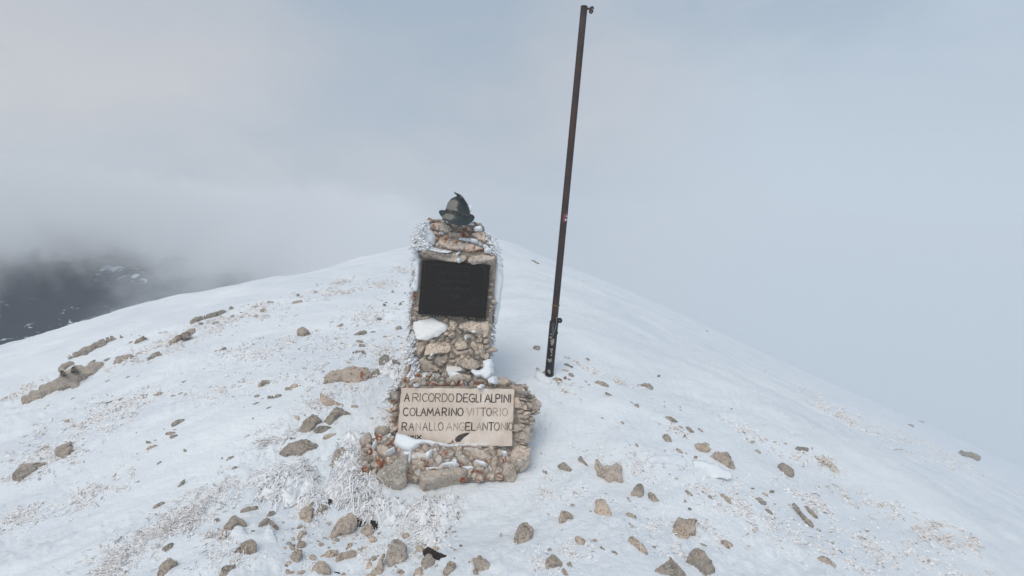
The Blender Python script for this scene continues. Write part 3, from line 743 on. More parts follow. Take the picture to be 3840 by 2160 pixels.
f0 = atdepth(1700, 1665, 3.96); f1 = atdepth(1700, 1850, 3.66)
dd_ = f1 - f0; PFt = Plane((f0 + f1) / 2, np.cross(np.array([1.0, 0, 0]), -dd_) * -1 if np.cross(np.array([1.0, 0, 0]), -dd_)[2] < 0 else np.cross(np.array([1.0, 0, 0]), -dd_))
core([(1375, 1675), (1480, 1672), (1960, 1680), (1985, 1705), (1970, 1740), (1900, 1790), (1500, 1800), (1380, 1745)], PFt, .35, 'footing_core', M_mortar, mon, MB)
B = Batch()
rubble(B, PFt, [(1355, 1660), (1400, 1630), (1480, 1620), (1492, 1672), (1620, 1676), (1950, 1672), (1975, 1700), (1960, 1740), (1900, 1790), (1700, 1800), (1460, 1790), (1370, 1770), (1350, 1720)], 23, .028, lambda rs: (rs.uniform(.3, 1), rs.uniform(.55, 1), rs.choice([0, 0, 0, .3]), rs.uniform(.1, .65)), 31, .97, 11, 1.35)
S = [([(340,930),(380,880),(430,878),(500,920),(525,960),(480,1000),(430,1015),(350,965)], .05, (.4,.15,0,.6)),
 ([(455,1065),(470,1035),(500,1030),(530,1050),(530,1080),(500,1100),(465,1095)], .06, (0,0,0,.95)),
 ([(730,1060),(800,1040),(850,1070),(895,1110),(880,1140),(740,1130)], .05, (.45,.2,0,.5)),
 ([(1595,905),(1630,890),(1682,892),(1685,960),(1620,972)], .055, (.2,0,0,.6)), ([(1632,1105),(1650,1070),(1685,1062),(1715,1080),(1695,1118),(1655,1128)], .06, (.1,0,0,.8)),
 ([(1020,965),(1100,950),(1150,955),(1205,980),(1170,1030),(1080,1020)], .05, (.4,.9,0,.5)), ([(860,900),(895,885),(930,895),(950,930),(900,958)], .05, (.1,0,0,.7)),
 ([(1440,1150),(1480,1095),(1560,1140),(1570,1185),(1500,1195)], .05, (.6,.6,0,.4)), ([(1290,970),(1320,930),(1400,930),(1500,945),(1590,975),(1660,1025),(1610,1062),(1480,1045),(1380,990)], .055, (.5,.3,0,.5)),
 ([(1230,1045),(1300,1015),(1370,1030),(1430,1080),(1440,1112),(1380,1122),(1270,1088)], .05, (.7,.2,0,.5)), ([(700,990),(800,960),(930,985),(920,1050),(800,1040),(720,1060)], .04, (.5,.2,.5,.5)),
 ([(1230,900),(1300,895),(1320,940),(1260,955),(1230,940)], .05, (.4,.3,0,.5)), ([(910,1090),(960,1045),(1000,1060),(990,1110),(930,1130)], .05, (.1,.2,0,.6)),
 ([(970,890),(1050,880),(1060,930),(990,940)], .045, (.4,.9,0,.5)), ([(1340,905),(1420,885),(1500,900),(1530,930),(1400,940)], .045, (.4,1,0,.4)),
 ([(1480,1100),(1560,1070),(1600,1090),(1580,1130)], .04, (.5,1,0,.4)), ([(590,950),(640,940),(655,985),(600,1000)], .05, (.6,.2,0,.5)), ([(800,860),(840,850),(860,885),(820,905)], .04, (.4,.1,0,.6)),
 ([(300,720),(380,690),(480,680),(520,700),(420,745),(330,760)], .05, (.9,.4,0,.3)), ([(170,890),(280,900),(290,950),(200,980),(165,930)], .06, (.7,1,0,.4)), ([(160,1010),(260,1000),(300,1060),(240,1090),(170,1060)], .06, (.9,1,0,.2)),
 ([(170,1110),(240,1090),(290,1130),(250,1190),(190,1180)], .05, (1,.2,0,.1)), ([(300,1010),(370,990),(430,1050),(410,1130),(330,1150),(290,1090)], .05, (.6,1,0,.4))]
for i, (p, t, c) in enumerate(S): stone(B, PFt, Z4(p), t, c, 600 + i, 14, .035, 5, .04, .01)
B.build('footing_stonework', M_wall, mon, MB)
for i, (p, t, c, lb) in enumerate([([(320,1210),(400,1140),(500,1110),(570,1050),(620,1010),(700,1000),(715,1100),(690,1260),(660,1330),(620,1370),(540,1375),(450,1310),(330,1260)], .10, (.95,.2,0,.5), 'large dull grey footing stone at the lower corner'),
      ([(815,1240),(850,1185),(940,1165),(1050,1150),(1180,1125),(1310,1120),(1355,1200),(1345,1245),(1200,1270),(1080,1310),(1000,1360),(850,1390),(825,1310)], .10, (.7,.62,0,.6), 'long pitted footing stone with lichen'),
      ([(1850,1060),(1850,1000),(1870,930),(1920,880),(2000,860),(2060,890),(2093,940),(2080,1040),(2040,1100),(1990,1135),(1920,1130)], .11, (.45,.15,0,.75), 'big rounded speckled footing stone'),
      ([(1715,1165),(1760,1130),(1830,1120),(1900,1150),(1925,1210),(1890,1280),(1800,1262)], .09, (.5,.62,0,.6), None),
      ([(145,840),(160,790),(200,755),(250,750),(295,790),(290,850),(240,885),(180,885)], .09, (.7,.35,0,.6), None)]):
    B = Batch(); stone(B, PFt, Z4(p), t, c, 650 + i, 26, .02, 6, .06, 0, 3, .5, .12); o = B.build('footing_stone', M_wall, mon, MB)
    if lb: o['label'] = lb

# ---- snow lodged on the monument
B = Batch()
def snowp(pl, px, T_, seed, off=.0, ncell=16): stone(B, pl, px, T_, (0, 0, 0, 0), seed, ncell, .02, 0, .02, off, 3, .8, .1)
snowp(PCAP, Z1([(490,620),(540,585),(590,620),(640,660),(760,690),(900,700),(1050,720),(1150,775),(1230,830),(1270,930),(1180,925),(1110,905),(1140,840),(960,760),(800,730),(700,680),(560,660)]), .075, 801)
snowp(PF, Z1([(250,865),(320,835),(400,822),(500,838),(560,855),(640,868),(720,872),(690,895),(560,885),(400,845)]), .13, 802)
snowp(PCAP, Z1([(1015,570),(1060,550),(1120,545),(1120,610),(1040,625),(1000,610)]), .085, 803)
snowp(PCAP, Z1([(610,460),(650,455),(670,490),(640,505)]), .045, 804); snowp(PCAP, Z1([(745,455),(800,470),(860,480),(820,500),(770,490)]), .05, 805)
snowp(PCAP, Z1([(900,505),(960,490),(1030,520),(1000,540),(930,525)]), .05, 806)
snowp(PF, Z1([(770,900),(800,875),(825,890),(815,915),(780,920)]), .15, 807, 0, 9); snowp(PF, Z1([(785,960),(815,940),(845,960),(845,1000),(825,1040),(800,1015),(785,990)]), .15, 808, 0, 10)
snowp(PCAP, Z1([(560,470),(600,462),(620,480),(590,490)]), .045, 809)
# drift against the slab foot
PD = Plane(atdepth(1650, 1668, 3.925), (0, -.80, .60))
snowp(PD, Z4([(560,725),(600,735),(700,765),(830,800),(980,820),(1120,850),(1160,860),(1300,858),(1500,852),(1700,850),(1860,825),(1890,830),(1890,870),(1700,885),(1500,880),(1200,885),(980,880),(880,860),(800,900),(740,950),(650,945),(560,900),(520,850),(545,800)]), .035, 811, .0, 30)
snowp(PFt, Z4([(980,960),(940,1040),(900,1060),(880,1000),(940,960),(1010,930),(1040,950)]), .055, 812)
snowp(PFt, Z4([(700,1080),(690,1100),(720,1090),(740,960),(720,970)]), .06, 813, 0, 8)
snowp(PFt, Z4([(1050,1110),(1200,1085),(1300,1120),(1260,1125),(1100,1130)]), .05, 814); snowp(PFt, Z4([(1180,1080),(1230,1060),(1260,1090),(1240,1110)]), .055, 815)
snowp(PFt, Z4([(290,940),(330,860),(350,850),(345,900),(300,960)]), .07, 816); snowp(PFt, Z4([(1440,1060),(1560,1090),(1600,1120),(1540,1125),(1450,1090)]), .05, 817)
snowp(PFt, Z4([(440,1010),(480,970),(550,930),(560,950),(500,990)]), .065, 818); snowp(PFt, Z4([(1730,960),(1800,970),(1830,1000),(1780,1010)]), .05, 819)
for q_, (p_, t_) in enumerate([([(705,1250),(720,1150),(760,1170),(830,1200),(830,1300),(850,1400),(700,1420),(600,1400),(650,1370)], .06), ([(1350,1230),(1370,1170),(1420,1190),(1500,1205),(1600,1160),(1700,1150),(1720,1200),(1790,1290),(1600,1330),(1400,1300)], .06),
    ([(140,1180),(200,1195),(270,1190),(310,1200),(320,1270),(250,1290),(160,1260)], .07), ([(1900,1260),(1930,1180),(1990,1140),(2080,1110),(2100,1200),(1990,1300)], .06), ([(1210,1110),(1440,1120),(1450,1140),(1370,1160),(1310,1125)], .045),
    ([(560,930),(650,945),(740,950),(700,1000),(620,1000),(590,960)], .05), ([(1130,880),(1230,880),(1220,900),(1140,900)], .045), ([(880,1160),(910,1130),(1040,1130),(1180,1110),(1060,1145),(940,1160)], .05)]):
    if q_ > 3: snowp(PFt, Z4(p_), t_ * .42, 860 + q_, 0, 20)
# snow between pillar foot and ledge
snowp(PU, Z3([(1580,760),(1640,740),(1720,740),(1740,840),(1760,960),(1700,1060),(1640,1080),(1560,1010),(1480,1030),(1400,930),(1420,880),(1530,920),(1600,860)]), .05, 820, -.10, 20)
snowp(PU, Z3([(1700,1040),(1760,990),(1830,1000),(1860,1080),(1840,1120),(1780,1100),(1740,1100)]), .10, 821, 0, 10)
snowp(PF, Z3([(520,1030),(600,960),(760,930),(960,925),(1010,935),(960,980),(820,1000),(640,1020),(560,1050)]), .10, 822)
snowp(PT, Z3([(1050,1010),(1200,990),(1320,1040),(1460,1060),(1480,1080),(1300,1080),(1150,1050)]), .055, 823)
snowp(PU, Z3([(620,1110),(650,1090),(680,1140),(650,1160)]), .08, 824, 0, 7); snowp(PU, Z3([(1550,1130),(1600,1110),(1660,1130),(1640,1180),(1570,1180)]), .08, 825, 0, 8)
snowp(PF, Z3([(1350,380),(1380,362),(1400,400),(1400,440),(1365,430)]), .07, 826, 0, 8); snowp(PF, Z3([(1450,300),(1490,285),(1550,310),(1530,330),(1460,325)]), .075, 827, 0, 8)
snowp(PF, Z3([(860,640),(900,610),(920,640),(880,680),(850,680)]), .075, 828, 0, 7)
B.build('snow_cap', M_drift, mon, MB)

B = Batch()
snowp(PCAP, Z1([(365,455),(440,470),(400,560),(470,620),(500,700),(470,790),(330,840),(260,870),(190,800),(205,740),(250,640),(280,560)]), .07, 841, .0, 22)
snowp(PF, Z1([(170,900),(280,880),(270,930),(310,985),(290,1060),(280,1300),(260,1449),(120,1449),(130,1350),(190,1180),(110,1100),(170,1000),(120,940)]), .05, 842, -.02, 22)
snowp(PF, [(1828, 870), (1850, 890), (1870, 930), (1882, 985), (1886, 1060), (1876, 1140), (1866, 1210), (1842, 1235), (1838, 1100), (1850, 1000), (1838, 930)], .05, 843, -.10, 24)
snowp(PF, Z3([(560,300),(600,330),(650,430),(600,500),(570,560),(590,680),(690,720),(640,800),(690,930),(560,1010),(455,1080),(450,1000),(560,900),(560,700),(500,600),(540,480)]), .055, 844, 0, 24)
B.build('rime_ice', M_drift, mon, MB)
# ---- rime feathers on the windward side
def flakes(n_, posf, dirf, size, name, parent, loc, seed, m_=None):
    rs = np.random.RandomState(seed); VV = []; FF = []; n0 = 0
    base = np.array([(0, 0, 0), (.3, .5, 0), (.3, 0, .32), (.3, -.5, 0), (.3, 0, -.25), (.75, .38, 0), (.75, 0, .28), (.75, -.38, 0), (.75, 0, -.2), (1, 0, 0)])
    fc = np.array([(0,1,2,2),(0,2,3,3),(0,3,4,4),(0,4,1,1),(1,5,6,2),(2,6,7,3),(3,7,8,4),(4,8,5,1),(5,9,6,6),(6,9,7,7),(7,9,8,8),(8,9,5,5)])
    tr = []
    for f in fc:
        if f[2] == f[3]: tr.append(f[:3])
        else: tr += [f[[0, 1, 2]], f[[0, 2, 3]]]
    tr = np.array(tr)
    for i in range(n_):
        p = posf(rs); d = dirf(rs, p); d = d / np.linalg.norm(d); L_ = size * rs.uniform(.5, 1.5); W = L_ * rs.uniform(.35, .75)
        s = np.cross(d, rs.normal(0, 1, 3)); s /= np.linalg.norm(s); t = np.cross(d, s)
        q = base * (1 + rs.uniform(-.18, .18, base.shape))
        VV.append(p + q[:, :1] * d * L_ + q[:, 1:2] * s * W + q[:, 2:3] * t * W); FF.append(tr + n0); n0 += 10
    return fastmesh(name, np.vstack(VV), np.vstack(FF), m_ or M_rime, parent, None, loc)
def band_pos(pl, pts, halfw, wlo, whi):
    uvp = pl.uv(pts)
    def f(rs):
        t = rs.uniform(0, len(uvp) - 1.001); i = int(t); q = uvp[i] + (uvp[i + 1] - uvp[i]) * (t - i)
        return pl.world(np.array([[q[0] + rs.normal(0, halfw), q[1] + rs.normal(0, halfw * .5), rs.uniform(wlo, whi)]]))[0]
    return f
dl = lambda rs, p: np.array([-1 + rs.normal(0, .25), -.25 + rs.normal(0, .4), -.25 + rs.normal(0, .35)])
B0 = band_pos(PF, [(1598, 835), (1588, 865), (1572, 895), (1568, 925)], .030, -.30, .10)
flakes(700, B0, dl, .024, 'rime_ice', mon, MB, 1)
flakes(260, band_pos(PF, [(1597, 900), (1612, 925), (1570, 925)], .02, .05, .12), dl, .03, 'rime_ice', mon, MB, 2)
flakes(800, band_pos(PF, [(1565, 940), (1558, 1000), (1548, 1080), (1540, 1160), (1536, 1230)], .012, -.40, .05), dl, .024, 'rime_ice', mon, MB, 3)
flakes(500, band_pos(PF, [(1548, 1250), (1550, 1290), (1545, 1330), (1560, 1370), (1565, 1410)], .018, -.1, .075), lambda rs, p: np.array([-.8 + rs.normal(0, .2), -.5, -.9 + rs.normal(0, .2)]), .03, 'rime_ice', mon, MB, 4)
flakes(220, band_pos(PF, [(1530, 1340), (1520, 1400), (1512, 1440)], .012, -.3, .06), dl, .03, 'rime_ice', mon, MB, 5)
dr = lambda rs, p: np.array([.9 + rs.normal(0, .25), -.1 + rs.normal(0, .3), -.35 + rs.normal(0, .35)])
flakes(420, band_pos(PF, [(1838, 900), (1862, 960), (1866, 1020), (1862, 1080), (1850, 1160), (1842, 1230)], .008, -.45, -.02), dr, .026, 'rime_ice', mon, MB, 6)
flakes(240, band_pos(PCAP, [(1818, 870), (1836, 930), (1850, 960)], .012, -.35, .02), dr, .028, 'rime_ice', mon, MB, 7)
flakes(200, band_pos(PF, [(1838, 1240), (1832, 1300), (1828, 1380)], .008, -.45, .0), dr, .03, 'rime_ice', mon, MB, 8)
flakes(260, band_pos(PU, [(1500, 1440), (1480, 1455), (1466, 1480), (1455, 1500)], .018, -.2, .06), dl, .035, 'rime_ice', mon, MB, 9)

# ---- the hat
HB = PCAP.world(np.c_[PCAP.uv([(1708, 832)]), [[-.16]]])[0]
HB[1] = 4.50; HB = atdepth(1713, 833, 4.40)
hat = empty('bronze_hat', HB, mon); hat['label'] = 'bronze alpine hat with feather, flaking green paint'
PXM = 4.40 / F            # metres per px at the hat
def hat_build():
    # crown: profile lathe, sheared so that it peaks towards +x side
    def Zh(x, y): return ((x / 9.66 + 1640 - 1713) * PXM, -(y / 9.66 + 700 - 833) * PXM)
    nth = 40
    # crown rings: (left x, right x, y) in hat zoom px
    rg = [(300,1140,1075),(285,1160,1010),(280,1165,900),(300,1140,800),(335,1095,680),(385,1060,590),(450,985,500),(540,900,430),(640,830,385),(700,760,372)]
    VV = []; tint = []
    for k, (xl, xr, y) in enumerate(rg):
        a, z = Zh(xl, y); b, _ = Zh(xr, y); cx = (a + b) / 2; rx = (b - a) / 2
        for i in range(nth):
            t = 2 * math.pi * i / nth; dx = math.cos(t); dy = math.sin(t)
            VV.append((cx + rx * dx, rx * dy * 1.0, z + (.006 * dx) * -1 + .004 * math.sin(3 * t + k)))
            tint.append((float(np.clip(.85 - 1.1 * (dx + .25), 0, 1)) * (1 if k < 6 else .35 if k < 8 else .7), 0, 0, 1))
    ff = [[k * nth + i, k * nth + (i + 1) % nth, (k + 1) * nth + (i + 1) % nth, (k + 1) * nth + i] for k in range(len(rg) - 1) for i in range(nth)]
    ff.append([(len(rg) - 1) * nth + i for i in range(nth)])
    VV = np.array(VV) + HB
    newmesh('crown', VV, ff, M_hat, hat, tint, True, tuple(HB))
    # band
    VV = []
    for (xl, xr, y) in ((268,1172,1000),(272,1170,880)):
        a, z = Zh(xl, y); b, _ = Zh(xr, y); cx = (a + b) / 2; rx = (b - a) / 2 + .001
        for i in range(nth):
            t = 2 * math.pi * i / nth; VV.append((cx + rx * math.cos(t), rx * math.sin(t), z - .010 * math.cos(t) - .002))
    newmesh('hat_band', np.array(VV) + HB, [[i, (i + 1) % nth, nth + (i + 1) % nth, nth + i] for i in range(nth)], M_band, hat, None, True, tuple(HB))
    # brim: rings from crown foot outwards; dips at front, curls up at the sides
    nr_ = 12; VV = []; tint = []
    a, zc = Zh(290, 985); b, _ = Zh(1150, 985); cx = (a + b) / 2; rin = (b - a) / 2 * .97
    L0, _ = Zh(45, 0); R0, _ = Zh(1335, 0); cxo = (L0 + R0) / 2; ro = (R0 - L0) / 2
    for sgn in (0, 1):
        for k in range(nr_):
            s = k / (nr_ - 1)
            for i in range(nth):
                t = 2 * math.pi * i / nth; dx, dy = math.cos(t), math.sin(t)
                rx = rin + (ro - rin) * s; ry = rin + (ro * 1.06 - rin) * s
                x = cx + (cxo - cx) * s + rx * dx; y = ry * dy
                sidey = abs(dx) ** 2
                zi = zc + .004 + .008 * dy - .006 * dx; zo = zc - .034 + .046 * dy - .018 * dx
                z = zi + (zo - zi) * (s ** .8) + sidey * .030 * max(0, s - .55) ** 1.5 * 3
                z += .006 * math.sin(2 * t) * s
                z -= .004 * sgn * (1 if 0 < k < nr_ - 1 else .0)
                VV.append((x, y, z)); tint.append((float(np.clip(.42 - 1.1 * dx, 0, 1)) * (1 if dy < -.2 else .1) * (1 if s < .8 else .5) * (1 if dx > -.85 else .2), 0, 0, 1))
    ff = []
    for k in range(nr_ - 1):
        for i in range(nth):
            q = [k * nth + i, k * nth + (i + 1) % nth, (k + 1) * nth + (i + 1) % nth, (k + 1) * nth + i]
            ff.append(q[::-1]); ff.append([v + nr_ * nth for v in q])
    newmesh('brim', np.array(VV) + HB, ff, M_hat, hat, tint, True, tuple(HB))
    # feather: curved tapering vane with thickness, in front-right of the crown sweeping to upper left
    cl = [(1090,650,6),(1000,560,26),(930,490,40),(860,420,55),(780,355,55),(700,310,48),(630,275,34),(585,240,16),(553,212,2)]
    VV = []
    for (x, y, wd) in cl:
        a, z = Zh(x, y); h = wd / 9.66 * PXM
        # perpendicular to the sweep (roughly (1,1) direction)
        for (sx, sz, sy) in ((.7, .7, 0), (0, 0, -.006), (-.7, -.7, 0), (0, 0, .006)):
            VV.append((a + sx * h, -.045 + sy + .05 * (x - 553) / 540 * 0, z + sz * h))
    ff = []
    for k in range(len(cl) - 1):
        for i in range(4): ff.append([4*k + i, 4*k + (i + 1) % 4, 4*k + 4 + (i + 1) % 4, 4*k + 4 + i])
    ff += [[0, 1, 2, 3][::-1], [4 * len(cl) - 4 + i for i in range(4)]]
    newmesh('feather', np.array(VV) + HB, ff, M_band, hat, None, True, tuple(HB))
    # frozen tuft on the side
    a, z = Zh(1165, 760); nn = 12; VV = []; ff = []
    for k in range(nn + 1):
        ph = math.pi * k / nn
        for i in range(16):
            t = 2 * math.pi * i / 16; rr_ = 1 + .12 * math.sin(3 * t + k) 
            VV.append((a + .0125 * math.sin(ph) * math.cos(t) * rr_ + .004 * math.cos(ph) * -1, -.01 + .016 * math.sin(ph) * math.sin(t) * rr_, z + .026 * math.cos(ph)))
    for k in range(nn):
        for i in range(16): ff.append([k*16 + i, k*16 + (i+1) % 16, (k+1)*16 + (i+1) % 16, (k+1)*16 + i])
    newmesh('tuft', np.array(VV) + HB, ff, M_rime, hat, None, True, tuple(HB))
hat_build()

# ================================================================== the flagpole
def tube(name, pts, rad, m_, parent, loc, nth=16, capr=True):
    pts = [np.array(p, float) for p in pts]; k = len(pts); rad = rad if hasattr(rad, '__len__') else [rad] * k; VV = []
    for i in range(k):
        d = pts[min(i + 1, k - 1)] - pts[max(i - 1, 0)]; d /= np.linalg.norm(d)
        s = np.cross(d, (0, 1, 0) if abs(d[1]) < .9 else (1, 0, 0)); s /= np.linalg.norm(s); t = np.cross(d, s)
        for j in range(nth):
            a = 2 * math.pi * j / nth; VV.append(pts[i] + rad[i] * (math.cos(a) * s + math.sin(a) * t))
    ff = [[i*nth + j, i*nth + (j+1) % nth, (i+1)*nth + (j+1) % nth, (i+1)*nth + j] for i in range(k-1) for j in range(nth)]
    ff += [list(range(nth))[::-1], [(k-1)*nth + j for j in range(nth)]]
    return newmesh(name, VV, ff, m_, parent, None, True, loc)
PD_ = 5.0
pb = atdepth(2058, 1415, PD_); pt = atdepth(2190.5, 27, PD_)
FP = tuple(pb)
pole = tag(empty('flagpole', FP), 'tall bare rusty brown flagpole standing in the snow beside the monument', 'flagpole')
def along(t): return pb + (pt - pb) * t
tube('pole_tube', [along(t) for t in np.linspace(.12, 1, 12)], list(np.linspace(.0305, .0285, 12)), M_pole, pole, FP, 24)
tube('pole_cap', [along(1.0), along(1.0) + np.array([0, 0, .008]), along(1.0) + np.array([0, 0, .012])], [.0305, .027, .015], M_pole, pole, FP, 24)
tsock = .163
tube('socket', [along(-.08), along(.03), along(.1), along(tsock)], .0395, M_socket, pole, FP, 24)
def disc(name, c, r, th, m_, parent, hole=0, axis=(0, 1, 0)):
    c = np.array(c); ax = np.array(axis, float); ax /= np.linalg.norm(ax); s = np.cross(ax, (0, 0, 1)); s /= np.linalg.norm(s); t = np.cross(ax, s)
    prof = [(hole, -th * .4), (r * .8, -th * .5), (r, -th * .5), (r, -th * .3), (r * .82, 0), (r, th * .3), (r, th * .5), (r * .8, th * .5), (hole, th * .4)]
    VV = [c + ax * z + q * (math.cos(a) * s + math.sin(a) * t) for (q, z) in prof for a in np.linspace(0, 2 * math.pi, 25)[:-1]]
    ff = [[i*24 + j, i*24 + (j+1) % 24, (i+1)*24 + (j+1) % 24, (i+1)*24 + j] for i in range(len(prof) - 1) for j in range(24)]
    ff += [[8*24 + j, 8*24 + (j+1) % 24, (j+1) % 24, j] for j in range(24)]
    return newmesh(name, VV, ff, m_, parent, None, True, FP)
pxm = PD_ / F
def pp(px, py, dy=0.0): return atdepth(px, py, PD_ + dy)
# lower pulley (halyard sheave) on its rusty arm
Zs = lambda x, y, dy=0.0: pp(2020 + x / 5.175, 1170 + y / 5.175, dy)
arm = tube('pulley_arm', [Zs(320, 150), Zs(355, 158), Zs(395, 162)], [.009, .011, .010], M_rust, pole, FP, 10)
disc('pulley', Zs(408, 163), .0235, .016, M_pole, pole, .006); disc('pulley_hub', Zs(408, 163, -.004), .011, .018, M_rust, pole, .003)
tube('bolt', [Zs(300, 400), Zs(335, 405), Zs(362, 406), Zs(363, 406), Zs(374, 407)], [.006, .006, .006, .012, .012], M_socket, pole, FP, 10)
tube('bolt', [Zs(230, 1195), Zs(262, 1205), Zs(280, 1210), Zs(281, 1210), Zs(292, 1212)], [.007, .007, .007, .013, .012], M_socket, pole, FP, 10)
tube('cord', [Zs(345, 100, -.045), Zs(350, 200, -.045), Zs(325, 330, -.045), Zs(285, 430, -.046), Zs(262, 490, -.045)], .0032, M_rope, pole, FP, 6)
tube('twine_wrap', [along(.208) + np.array([math.cos(a) * .035, math.sin(a) * .035, .003 * math.sin(2 * a)]) for a in np.linspace(0, 6.3, 20)], .0035, M_twine, pole, FP, 6)
# bare metal patches on the socket (curved plates hugging it)
def patch(name, cx, cy, poly, m_, r=.0403, tz=.0012):
    """cx,cy zoom px of the patch; poly of offsets in px (zoom Zs)"""
    cpt = Zs(cx, cy); VV = []
    s = ((cpt - pb) @ (pt - pb)) / ((pt - pb) @ (pt - pb)); ax = (pt - pb) / np.linalg.norm(pt - pb)
    P2 = np.array(poly, float) / 5.175 * pxm; lp = rough_poly(P2, .05, int(cx + cy))
    rr2 = lump(lp, tz, 0, 9, int(cx), 0, False, .0, .2, 0)
    if rr2 is None: return
    V2, q = rr2; axp = along(s); offx = (cpt - axp)[0]; out_ = []
    for (u, v, ww) in V2:
        xx = np.clip((u + offx) / r, -.97, .97); th = math.asin(xx); c_ = axp - ax * v
        out_.append(c_ + np.array([math.sin(th) * (r + ww), -math.cos(th) * (r + ww), 0]))
    return fastmesh(name, out_, q[:, ::-1], m_, pole, None, FP)
for cx, cy, pl_ in ((235, 415, [(-20,-10),(18,-12),(16,12),(-18,8)]), (232, 480, [(-26,-25),(20,-20),(22,15),(0,26),(-22,10)]),
      (258, 570, [(-38,-40),(0,-75),(38,-70),(40,0),(22,60),(-15,75),(-28,20)]), (240, 725, [(-42,-45),(-5,-35),(25,-50),(30,-20),(15,5),(30,40),(10,52),(-18,40),(-10,0)]),
      (240, 815, [(-18,5),(5,-28),(22,-15),(0,28),(-14,22)]), (210, 910, [(-40,-55),(-30,-20),(20,-20),(34,-60),(38,20),(15,52),(-20,48),(-40,20)]), (200, 1145, [(-35,-50),(10,-48),(35,0),(15,45),(-10,10),(-38,20)])):
    patch('bare_patch', cx, cy, pl_, M_bare)
# top bracket with pulley
Zt = lambda x, y, dy=0.0: pp(2160 + x / 18.11, y / 18.11, dy)
tube('top_bracket', [Zt(640, 590), Zt(800, 600), Zt(960, 580), Zt(1060, 500), Zt(1130, 490), Zt(1210, 600)], [.008, .0085, .0095, .010, .0095, .005], M_rust, pole, FP, 10)
disc('top_pulley', Zt(1030, 760), .0185, .016, M_rust, pole, .004)
# sticker
def sticker(name, px0, px1, py0, py1, m_, r):
    # px at the pole; curved plate
    VV = []; nx = 8; ax = (pt - pb) / np.linalg.norm(pt - pb)
    for j in range(5):
        y_ = py0 + (py1 - py0) * j / 4
        for i in range(nx + 1):
            P = pp(px0 + (px1 - px0) * i / nx - (y_ - py0) * .095, y_); s = ((P - pb) @ ax); c_ = pb + ax * s; xx = np.clip((P - c_)[0] / r, -1, 1); th = math.asin(xx)
            VV.append(c_ + np.array([math.sin(th) * r, -math.cos(th) * r, 0]))
    ff = [[j*(nx+1) + i, j*(nx+1) + i + 1, (j+1)*(nx+1) + i + 1, (j+1)*(nx+1) + i] for j in range(4) for i in range(nx)]
    return newmesh(name, VV, ff, m_, pole, None, True, FP)
st = sticker('sticker', 2113, 2125.5, 802, 832, M_red, .0302); st['label'] = 'small red sticker with white marks'
sticker('sticker_print', 2118, 2124.5, 821, 827, M_white, .0306); sticker('sticker_print', 2122.5, 2125.5, 808, 814, M_white, .0306)

# ================================================================== loose rocks
CONV = {'v': lambda x, y: (x * V, y * V), 'l': lambda x, y: (x / 2.899, 1200 + y / 2.899), '7': lambda x, y: (x / 2.787, 800 + y / 2.787),
 '8': lambda x, y: (900 + x / 2.899, 1000 + y / 2.899), 'm': lambda x, y: (900 + x / 3.623, 1460 + y / 3.623), 'b': lambda x, y: (300 + x / 2.8975, 1660 + y / 2.8975),
 'c': lambda x, y: (1000 + x / 3.22, 1760 + y / 3.22), 'd': lambda x, y: (1700 + x / 2.899, 1660 + y / 2.899), 'e': lambda x, y: (2000 + x / 2.899, 1260 + y / 2.899),
 'f': lambda x, y: (2300 + x / 2.8975, 1660 + y / 2.8975), 'g': lambda x, y: (2700 + x / 1.811, 1360 + y / 1.811)}
SC = {'v': V, 'l': 1/2.899, '7': 1/2.787, '8': 1/2.899, 'm': 1/3.623, 'b': 1/2.8975, 'c': 1/3.22, 'd': 1/2.899, 'e': 1/2.899, 'f': 1/2.8975, 'g': 1/1.811}
TA, GR, DK, MX = (.12, .0, 0, .75), (.85, .05, 0, .5), (1.0, .1, 0, .0), (.5, .1, 0, .6)
LI = (.5, .85, 0, .55)
